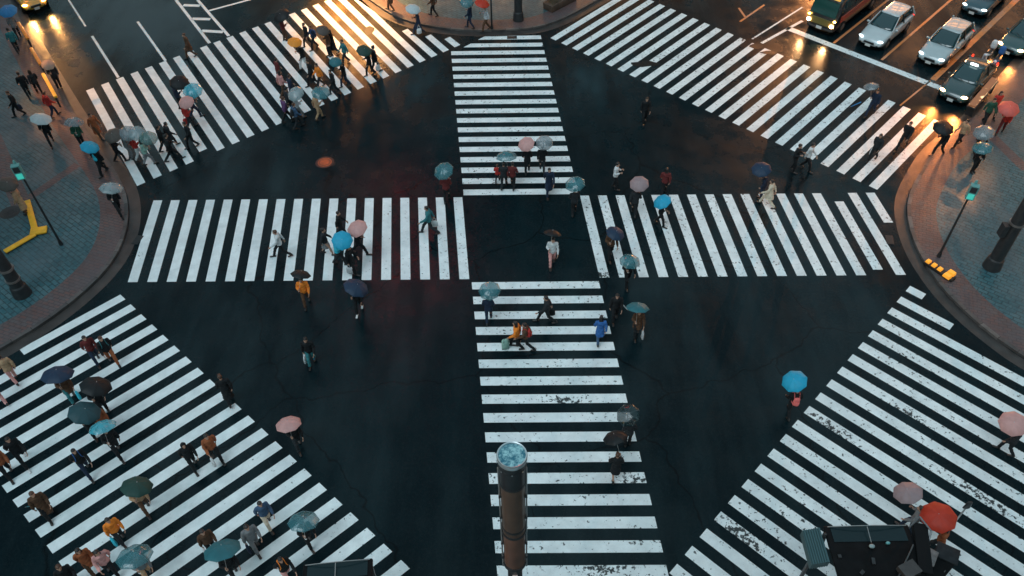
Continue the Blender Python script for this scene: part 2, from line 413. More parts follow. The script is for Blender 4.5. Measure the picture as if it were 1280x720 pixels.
# ------------------------------------------------------------------ buildings around the crossing
GLS = mat('window_glass', (.03,.05,.06), .08, spec=.7)
LIT = mat('lit_shop_window', (.5,.35,.2), .4, emit=(1.0,.42,.12), estr=1.2)
LITH = mat('added_glow_floor', (.5,.3,.15), .4, emit=(1.0,.36,.08), estr=3.2)  # glowing floors added to the tower to warm the street's reflections
LITC = mat('lit_office_window', (.3,.4,.45), .4, emit=(.45,.85,1.0), estr=.5)
WALLM = mat('dark_stone_cladding', (.10,.105,.11), .6, var=.25, vscale=.6)
def building(poly, h, label, lit_floors=(0,), cool=(), hot=()):
    cx = sum(p[0] for p in poly)/len(poly); cy = sum(p[1] for p in poly)/len(poly)
    e = empty('office_building', (cx, cy, 0)); P = [(x-cx, y-cy) for x, y in poly]
    mb = MB(); mb.prism(P, 0, h); fix = mb.mesh('wall', False); fix_normals(fix); link('wall', fix, WALLM, e)
    fl = int(h//4)
    for k in range(fl):
        mb = MB(); z = 1.0+k*4
        for i in range(len(P)):
            a, b = Vector(P[i]), Vector(P[(i+1) % len(P)]); L = (b-a).length; d = (b-a)/L; nrm = Vector((d.y, -d.x))
            if nrm.dot((a+b)/2) < 0: nrm = -nrm
            n = max(1, int(L//4))
            for j in range(n):
                c = a + d*(L*(j+.5)/n) + nrm*.05
                mb.box((c.x, c.y, z+1.2), (L/n*.8, .14, 2.4), math.atan2(d.y, d.x))
        mb.build('window', LITH if k in hot else (LIT if k in lit_floors else (LITC if k in cool else GLS)), e, smooth=False)
    mb = MB(); mb.prism([(x*1.02, y*1.02) for x, y in P], h, h+.7); r = mb.mesh('parapet', False); fix_normals(r); link('parapet', r, WALLM, e)
    return tag(e, label, 'building', 'office blocks round the crossing')
building([(-9,25.5),(6,25.5),(34,55),(0,85),(-36,56)], 34, 'dark office block behind the far pavement corner', (0,), (2,))
building([(-36,-6),(-29,-6.5),(-27,-9),(-52,-34),(-80,-20),(-95,10),(-95,60),(-57,60),(-39.5,25.5)], 32, 'dark office block behind the left pavement corner', (), (1,3))
building([(30,-3),(36,8),(60,33),(90,20),(90,-40),(60,-40),(32,-10)], 32, 'dark office block behind the right pavement corner', (0,), (2,))
building([(54,84),(88,52),(120,84),(86,118)], 62, 'tall office tower closing the street of the waiting cars', (), (3,7,10), hot=(6,8,9))
building([(-7,-33.5),(7,-33.5),(28,-56),(0,-80),(-28,-56)], 25.6, 'office block on the near side below the viewpoint', (), (0,))
# ------------------------------------------------------------------ people: the body and clothing shapes
def joints(step, ra, la):
    J = {}
    J['pel'] = Vector((0,0,.92)); J['waist'] = Vector((0,.0,1.04)); J['chest'] = Vector((0,.015,1.27)); J['neck'] = Vector((0,.02,1.40)); J['head'] = Vector((0,.05,1.545))
    for sd, s in ((1, step), (-1, -step)):
        n = 'R' if sd > 0 else 'L'
        J['hip'+n] = Vector((sd*.085, 0, .86))
        back = s < 0
        J['knee'+n] = Vector((sd*.09, (s*.5+.07) if not back else (s*.35+.05), .49 if abs(s) < .1 else .475))
        J['ank'+n] = Vector((sd*.085, s, .085 if not back or abs(s) < .1 else .16))
        J['toe'+n] = J['ank'+n] + (Vector((0,.17,-.05)) if not back or abs(s) < .1 else Vector((0,.13,-.11)))
        J['sh'+n] = Vector((sd*.175, 0, 1.345))
        mode = ra if sd > 0 else la
        if mode == 'hold':
            J['el'+n] = Vector((sd*.235, .03, 1.08)); J['wr'+n] = Vector((sd*.15, .225, 1.16)); J['ha'+n] = Vector((sd*.14, .29, 1.19))
        elif mode == 'carry':
            J['el'+n] = Vector((sd*.235, .0, 1.08)); J['wr'+n] = Vector((sd*.255, .03, .83)); J['ha'+n] = Vector((sd*.25, .035, .76))
        else:
            y = -s*.75
            J['el'+n] = Vector((sd*.235, y*.35-.02, 1.09)); J['wr'+n] = Vector((sd*.225, y+.08, .88)); J['ha'+n] = Vector((sd*.215, y*1.1+.11, .81))
    return J
POSES = {'stand_u': (.05,'hold','swing'), 'walk_u': (.26,'hold','swing'), 'walkb_u': (-.26,'hold','swing'), 'walk': (.27,'swing','swing'),
         'walkb': (-.27,'swing','swing'), 'stride': (.4,'swing','swing'), 'stride_u': (.36,'hold','carry'), 'carry': (.22,'carry','swing'), 'phone': (.1,'hold','hold')}
CACHE = {}
def fold(me, f):
    n = len(me.vertices); co = [0.]*(3*n); no = [0.]*(3*n); me.vertices.foreach_get('co', co); me.vertices.foreach_get('normal', no)
    for i in range(n):
        d = f(co[3*i], co[3*i+1], co[3*i+2])
        for j in range(3): co[3*i+j] += no[3*i+j]*d
    me.vertices.foreach_set('co', co); me.update()
def body_mesh(pose):
    k = ('body', pose)
    if k in CACHE: return CACHE[k]
    J = joints(*POSES[pose]); mb = MB()
    mb.cone((0,0,.86), J['waist'], (.15,.10), (.125,.09), 14, (1,0,0), rounded=3)
    mb.cone(J['waist'], (0,.01,1.31), (.125,.09), (.165,.10), 14, (1,0,0), rounded=3)
    mb.cone((-.12,.0,1.335), (.12,.0,1.335), .06, .06, 10, rounded=3)
    mb.cone((0,.01,1.36), (0,.035,1.48), .052, .05, 10, rounded=2)
    h = J['head']; mb.ell(h+Vector((0,0,.02)), (.072,.092,.108), 16, 12); mb.ell(h+Vector((0,.035,-.045)), (.05,.055,.06), 12, 8)
    mb.cone(h+Vector((0,.085,.02)), h+Vector((0,.112,-.02)), .009, .014, 6, rounded=2)      # nose
    mb.cone(h+Vector((-.022,.088,-.052)), h+Vector((.022,.088,-.052)), .009, .009, 6, rounded=2)   # lips
    for s in (-1, 1): mb.ell(h+Vector((s*.074,.0,0)), (.012,.02,.03), 8, 6)
    for n, sd in (('R', 1), ('L', -1)):
        mb.cone(J['sh'+n], J['el'+n], .048, .038, 10, rounded=2); mb.cone(J['el'+n], J['wr'+n], .037, .025, 10, rounded=2)
        mb.cone(J['hip'+n], J['knee'+n], .085, .052, 12, rounded=2); mb.cone(J['knee'+n], J['ank'+n], .052, .034, 10, rounded=2)
        mb.cone(J['knee'+n]+Vector((0,-.015,-.05)), J['knee'+n].lerp(J['ank'+n], .5)+Vector((0,-.02,0)), .05, .042, 10, rounded=2)
        a, t = J['ank'+n], J['toe'+n]
        mb.cone(a+Vector((0,-.045,-.045)), t, (.033,.03), (.04,.022), 10, (1,0,0), rounded=2)
        # hand
        wr, ha = J['wr'+n], J['ha'+n]; d = (ha-wr).normalized()
        mode = POSES[pose][1] if sd > 0 else POSES[pose][2]
        if mode == 'hold':
            c = ha.copy(); ax = c + Vector((-sd*.0, .03, 0))            # the grip runs upright through ax
            mb.cone(wr, c+Vector((sd*.03,-.005,0)), (.03,.02), (.036,.018), 10, (0,0,1), rounded=2)
            for i in range(4):
                z = .03-.021*i; L = (1.0, 1.08, 1.0, .84)[i]; pts = []
                for q in range(4):
                    t = R(0) + q*R(62)*L
                    pts.append(ax + Vector((sd*.034*math.cos(t), .034*math.sin(t), z)))
                for a1, b1 in zip(pts[:-1], pts[1:]): mb.cone(a1, b1, .0105, .0095, 6, rounded=2)
            mb.cone(c+Vector((sd*.02,-.0,.03)), c+Vector((-sd*.012,.004,.045)), .012, .011, 6, rounded=2)
            mb.cone(c+Vector((-sd*.012,.004,.045)), c+Vector((-sd*.034,.03,.035)), .011, .009, 6, rounded=2)
        else:
            mb.cone(wr, wr.lerp(ha, .95), (.018,.026), (.017,.04), 10, (1,0,0), rounded=2)
            u = Vector((0,1,0)); u = (u-d*u.dot(d)).normalized(); inn = Vector((-sd,0,0))
            for i in range(4):
                o = ha + u*(.03-.02*i); L = (.07,.078,.072,.056)[i]
                m1 = o+d*L*.5+inn*.006; m2 = m1+d*L*.3+inn*.016; m3 = m2+d*L*.2+inn*.018
                mb.cone(o, m1, .0105, .010, 6, rounded=2); mb.cone(m1, m2, .010, .009, 6, rounded=2); mb.cone(m2, m3, .009, .008, 6, rounded=2)
            t0 = wr.lerp(ha, .35)+u*.03; t1 = t0+d*.035+u*.022+inn*.01; mb.cone(t0, t1, .012, .0105, 6, rounded=2); mb.cone(t1, t1+d*.03+inn*.01+u*.004, .0105, .009, 6, rounded=2)
    me = modded(mb, 'body', [('REMESH', dict(mode='VOXEL', voxel_size=.0095)), ('SMOOTH', dict(factor=.5, iterations=2))])
    me.materials.clear(); CACHE[k] = me; return me
def top_mesh(pose, kind):
    k = (kind, pose)
    if k in CACHE: return CACHE[k]
    J = joints(*POSES[pose]); mb = MB(); e = .022 if kind != 'shirt' else .014
    mb.cone((0,0,.86), (0,.0,1.06), (.165+e,.115+e), (.14+e,.10+e), 16, (1,0,0), rounded=2)
    mb.cone((0,0,1.05), (0,.01,1.30), (.14+e,.10+e), (.165+e,.105+e), 16, (1,0,0), rounded=3)
    mb.cone((-.13,0,1.335), (.13,0,1.335), .065+e*.6, .065+e*.6, 10, rounded=3)
    mb.cone((0,.01,1.37), (0,.02,1.41), .075, .066, 12, rounded=1)
    for n, sd in (('R', 1), ('L', -1)):
        mb.cone(J['sh'+n], J['el'+n], .05+e, .042+e, 10, rounded=2); mb.cone(J['el'+n], J['el'+n].lerp(J['wr'+n], .93), .042+e, .03+e*.8, 10, rounded=1)
    if kind in ('coat', 'long_coat'):
        st = POSES[pose][0]; zb = .56 if kind == 'coat' else .36
        f = min(.28, abs(st)*.55)
        mb.cone((0,0,1.0), (0,0,zb), (.15+e,.11+e), (.205,.13+f*.55), 18, (1,0,0), rounded=0)
    if kind == 'hooded':
        mb.ell(J['head']+Vector((0,-.02,.02)), (.10,.105,.125), 14, 10)
    me = modded(mb, kind, [('REMESH', dict(mode='VOXEL', voxel_size=.014)), ('SMOOTH', dict(factor=.5, iterations=3))])
    # cloth folds
    fold(me, lambda x, y, z: .006*math.sin(z*42+x*17+y*9)+.005*math.sin(z*19-x*31+2*y))
    CACHE[k] = me; return me
def legs_mesh(pose, kind):
    k = (kind, pose)
    if k in CACHE: return CACHE[k]
    J = joints(*POSES[pose]); mb = MB()
    mb.cone((0,0,.84), (0,0,1.02), (.162,.112), (.138,.103), 14, (1,0,0), rounded=2)
    if kind == 'trousers':
        for n in 'RL':
            mb.cone(J['hip'+n], J['knee'+n], .10, .07, 12, rounded=2); mb.cone(J['knee'+n], J['knee'+n].lerp(J['ank'+n], .97), .07, .06, 12, rounded=1)
    else:
        mb.cone((0,0,.95), (0,0,.5), (.15,.11), (.20,.13+abs(POSES[pose][0])*.3), 18, (1,0,0))
    me = modded(mb, kind, [('REMESH', dict(mode='VOXEL', voxel_size=.014)), ('SMOOTH', dict(factor=.5, iterations=3))])
    fold(me, lambda x, y, z: .005*math.sin(z*37+x*23))
    CACHE[k] = me; return me
def shoe_mesh(pose):
    k = ('shoe', pose)
    if k in CACHE: return CACHE[k]
    J = joints(*POSES[pose]); out = []
    for n in 'RL':
        mb = MB(); a, t = J['ank'+n], J['toe'+n]
        mb.cone(a+Vector((0,-.05,-.045)), t+Vector((0,.01,0)), (.043,.04), (.048,.032), 12, (1,0,0), rounded=3)
        mb.cone(a+Vector((0,-.02,-.03)), a+Vector((0,-.015,.03)), .046, .044, 10, rounded=1)
        out.append(mb.mesh('shoe'))
    CACHE[k] = out; return out
def hair_mesh(kind):
    k = ('hair', kind)
    if k in CACHE: return CACHE[k]
    mb = MB(); h = Vector((0,.05,1.545))
    mb.ell(h+Vector((0,-.022,.045)), (.086,.092,.10), 16, 12)
    mb.ell(h+Vector((0,.045,.10)), (.062,.045,.035), 12, 8)
    if kind == 'long':
        mb.cone(h+Vector((0,-.055,.03)), h+Vector((0,-.085,-.22)), (.085,.05), (.095,.03), 14, (1,0,0), rounded=3)
        for s in (-1, 1): mb.cone(h+Vector((s*.07,-.01,.04)), h+Vector((s*.085,-.01,-.14)), .025, .02, 8, rounded=2)
    if kind == 'bun': mb.ell(h+Vector((0,-.11,.09)), (.045,.045,.04), 10, 8)
    if kind == 'cap':
        mb.ell(h+Vector((0,-.01,.075)), (.094,.105,.07), 16, 10); mb.cone(h+Vector((0,.06,.065)), h+Vector((0,.15,.05)), (.07,.01), (.05,.008), 12, (1,0,0), rounded=1)
    me = modded(mb, 'hair', [('REMESH', dict(mode='VOXEL', voxel_size=.012)), ('SMOOTH', dict(factor=.5, iterations=2))])
    CACHE[k] = me; return me

C = dict(black=(.008,.010,.012), dark=(.018,.022,.026), navy=(.012,.024,.05), blue=(.03,.12,.35), denim=(.05,.10,.18), teal=(.03,.17,.19), green=(.02,.09,.06),
         grey=(.18,.19,.2), lgrey=(.42,.44,.46), white=(.60,.62,.63), cream=(.62,.52,.40), tan=(.42,.27,.16), brown=(.09,.045,.025), rust=(.30,.09,.035),
         red=(.42,.03,.025), maroon=(.12,.02,.02), pink=(.62,.30,.28), orange=(.85,.24,.03), hair=(.012,.009,.008), brownhair=(.07,.03,.016), skin=(.42,.24,.17),
         cyan=(.04,.50,.65), palegreen=(.25,.42,.36), purple=(.12,.05,.14), yellow=(.7,.45,.05), olive=(.12,.12,.05))
def cloth(c): return mat('cloth_'+c, C[c], .82, spec=.3, var=.22, vscale=7)
SKIN = mat('skin', C['skin'], .55, var=.06, vscale=20)
def hairm(c): return mat('hair_'+c, C[c], .45, spec=.5, var=.3, vscale=40)
LEATH = mat('shoe_leather', (.012,.011,.011), .4)
LEATHW = mat('shoe_white', (.7,.7,.7), .5)
class Pt: pass
def put(o, me, name, m, parent):
    x = bpy.data.objects.new(name, me); COL.objects.link(x)
    if len(me.materials) == 0: me.materials.append(None)
    x.material_slots[0].link = 'OBJECT'; x.material_slots[0].material = m
    x.parent = parent; return x
def person(loc, head, pose, top, bottom, hair, hairc, topkind, shoes, label, scale):
    e = empty('person', loc, R(head-90)); e.scale = (scale,)*3
    put(e, body_mesh(pose), 'body', SKIN, e)
    if topkind not in ('hooded',): put(e, hair_mesh(hair), 'cap' if hair == 'cap' else 'hair', hairm(hairc) if hair != 'cap' else cloth(hairc), e)
    put(e, top_mesh(pose, topkind), {'coat':'coat','long_coat':'coat','shirt':'shirt','jacket':'jacket','hooded':'hooded_jacket'}[topkind], cloth(top), e)
    if bottom.startswith('skirt_'): put(e, legs_mesh(pose, 'skirt'), 'skirt', cloth(bottom[6:]), e)
    else: put(e, legs_mesh(pose, 'trousers'), 'trousers', cloth(bottom), e)
    for me in shoe_mesh(pose): put(e, me, 'shoe', LEATHW if shoes else LEATH, e)
    return tag(e, label, 'person', 'people walking over the crossing')

# ------------------------------------------------------------------ umbrellas
def canopy_mesh(flat=1.0):
    mb = MB(); n = 8; sub = 6; nr = 9; Rr = .5; H = .21*flat; vs = []
    for r in range(nr+1):
        t = r/nr; rad = Rr*math.sin(t*1.22)/math.sin(1.22)
        for i in range(n*sub):
            f = (i % sub)/sub; sag = math.sin(math.pi*f)
            a = 2*math.pi*i/(n*sub)
            rr = rad*(1-.075*sag*t*t); z = -H*(1-math.cos(t*1.22))/(1-math.cos(1.22)) - .0*sag + .022*sag*t*(1-t)*-2
            vs.append((rr*math.cos(a), rr*math.sin(a), z))
    m = n*sub; fs = [(r*m+i, r*m+(i+1) % m, (r+1)*m+(i+1) % m, (r+1)*m+i) for r in range(nr) for i in range(m)]
    # top ring is degenerate: open with a hair's breadth hole closed by the ferrule
    mb.add([(x+(.004*math.cos(2*math.pi*(k % m)/m) if k < m else 0), y+(.004*math.sin(2*math.pi*(k % m)/m) if k < m else 0), z) for k, (x, y, z) in enumerate(vs)], fs)
    me = modded(mb, 'canopy', [('SOLIDIFY', dict(thickness=.003, offset=0))])
    try: me.set_sharp_from_angle(angle=R(50))
    except Exception: pass
    return me
CAN = [canopy_mesh(), canopy_mesh(1.35), canopy_mesh(.8)]
def rib_mesh(k):
    H = .21*(1, 1.35, .8)[k]; mb = MB()
    for i in range(8):
        a = 2*math.pi*i/8; pts = []
        for r in range(8):
            t = r/7; rad = .502*math.sin(t*1.22)/math.sin(1.22); pts.append(Vector((rad*math.cos(a), rad*math.sin(a), -H*(1-math.cos(t*1.22))/(1-math.cos(1.22))-.006)))
        mb.tube(pts, .0035, 5)
        mb.tube([Vector((0,0,-.30)), pts[3]], .0028, 5)
    return mb.mesh('ribs')
RIBS = [rib_mesh(k) for k in range(3)]
mb = MB(); mb.cone((0,0,0), (0,0,-.80), .006, .006, 8); SHAFT = mb.mesh('shaft')
mb = MB(); mb.cone((0,0,-.72), (0,0,-.84), .014, .014, 8, rounded=2); pts = [Vector((.03-.03*math.cos(t), 0, -.84-.03*math.sin(t))) for t in [k*math.pi/6 for k in range(7)]]; mb.tube(pts, .012, 8); HANDLE = mb.mesh('handle')
mb = MB(); mb.cone((0,0,-.006), (0,0,.045), .009, .004, 8, rounded=1); mb.cone((0,0,-.004), (0,0,.004), .02, .012, 10); FERR = mb.mesh('tip')
def umat(col, kind):
    nm = 'umbrella_%s_%s' % (col, kind)
    if nm in MATS: return MATS[nm]
    if kind == 'clear':
        base = {'teal': (.045,.18,.21), 'white': (.28,.36,.38), 'grey': (.20,.24,.26), 'green': (.10,.20,.19), 'cyan': (.06,.40,.50), 'dark': (.008,.028,.032)}[col]
        m = mat(nm, base, .22, spec=.6, var=.2, vscale=3, alpha=.56, coat=.15)
        m.node_tree.nodes['Principled BSDF'].inputs['Transmission Weight'].default_value = .0
    else:
        base = {'black': (.005,.008,.010), 'navy': (.012,.035,.075), 'blue': (.03,.22,.50), 'cyan': (.015,.36,.56), 'pink': (.60,.33,.31), 'red': (.50,.04,.018), 'dkteal': (.02,.07,.085),
                'green': (.015,.06,.05), 'orange': (.8,.3,.03), 'white': (.50,.58,.60), 'brown': (.09,.075,.065), 'grey': (.26,.30,.32), 'coral': (.55,.12,.10), 'mauve': (.33,.24,.25), 'tan': (.45,.30,.22), 'teal': (.025,.15,.18)}[col]
        m = mat(nm, base, .55, spec=.4, var=.1, vscale=6)
        n = m.node_tree; p = n.nodes['Principled BSDF']; out = n.nodes['Material Output']
        tr = n.nodes.new('ShaderNodeBsdfTranslucent'); tr.inputs['Color'].default_value = (*base, 1); ms = n.nodes.new('ShaderNodeMixShader'); ms.inputs[0].default_value = .2
        n.links.new(p.outputs[0], ms.inputs[1]); n.links.new(tr.outputs[0], ms.inputs[2]); n.links.new(ms.outputs[0], out.inputs['Surface'])
    return m
STEEL = mat('umbrella_steel', (.5,.5,.5), .3, metal=.9); DPLAST = mat('dark_plastic', (.02,.02,.022), .4); WPLAST = mat('white_plastic', (.75,.75,.75), .4)
URND = random.Random(4)
def umbrella(top, grip, col, kind, label, size=1.0, shape=0, detail=True):
    """top: where the canopy's crown is; grip: the hand that holds it"""
    top, grip = Vector(top), Vector(grip); ax = (top-grip).normalized()
    e = bpy.data.objects.new('umbrella', None); COL.objects.link(e); e.empty_display_size = .1
    q = Vector((0,0,1)).rotation_difference(ax)
    e.rotation_mode = 'QUATERNION'; e.rotation_quaternion = q @ Vector((0,0,1)).rotation_difference(Vector((0,0,1))); e.location = top
    size *= .95*URND.uniform(.95, 1.04)
    c = put(e, CAN[shape], 'canopy', umat(col, kind), e); c.scale = (size, size, size)
    c.rotation_euler[2] = r_ang = URND.uniform(0, .78)
    r = put(e, RIBS[shape], 'ribs', DPLAST if kind != 'clear' else WPLAST, e); r.scale = (size, size, size); r.rotation_euler[2] = r_ang
    sh = put(e, SHAFT, 'shaft', STEEL, e); L = (top-grip).length; sh.scale = (1, 1, max(.3, (L+.02)/.8))
    h = put(e, HANDLE, 'handle', DPLAST if kind != 'clear' else WPLAST, sh); h.scale = (1, 1, 1/sh.scale.z); h.location = (0,0,-.8+.78/sh.scale.z)
    put(e, FERR, 'tip', STEEL, e)
    return tag(e, label, 'umbrella', 'open umbrellas over the walkers')

# ------------------------------------------------------------------ bags
def bag_tote(loc, rz, col, label):
    e = empty('tote_bag', loc, rz); mb = MB()
    mb.cone((0,0,-.52), (0,0,-.24), (.17,.065), (.15,.05), 12, (1,0,0), rounded=2); mb.build('pouch', cloth(col), e)
    mb = MB(); mb.tube([Vector((-.09,0,-.26)), Vector((-.06,0,-.06)), Vector((0,0,-.01)), Vector((.06,0,-.06)), Vector((.09,0,-.26))], .01, 6); mb.build('strap', cloth(col), e)
    return tag(e, label, 'bag', 'bags carried by the walkers')
def bag_pack(loc, rz, col, label):
    e = empty('backpack', loc, rz); mb = MB()
    mb.cone((0,-.17,.98), (0,-.15,1.26), (.14,.08), (.12,.06), 14, (1,0,0), rounded=3)
    me = modded(mb, 'pack', [('SMOOTH', dict(factor=.5, iterations=1))]); link('pouch', me, cloth(col), e)
    mb = MB(); mb.cone((0,-.255,1.0), (0,-.24,1.13), (.09,.025), (.085,.02), 10, (1,0,0), rounded=2); mb.build('pocket', cloth(col), e)
    for s in (-1, 1):
        mb = MB(); mb.tube([Vector((s*.09,-.12,1.28)), Vector((s*.10,-.02,1.425)), Vector((s*.10,.09,1.40)), Vector((s*.11,.145,1.25)), Vector((s*.14,.09,1.08)), Vector((s*.13,-.13,1.0))], .014, 6); mb.build('strap', cloth(col), e)
    return tag(e, label, 'bag', 'bags carried by the walkers')

# all shapes are made once, before anyone is placed   (PREBUILD)
for _p in POSES:
    body_mesh(_p); legs_mesh(_p, 'trousers'); top_mesh(_p, 'jacket'); shoe_mesh(_p)
    for _k in ('coat', 'long_coat'): top_mesh(_p, _k)
for _h in ('short', 'long', 'bun', 'cap'): hair_mesh(_h)
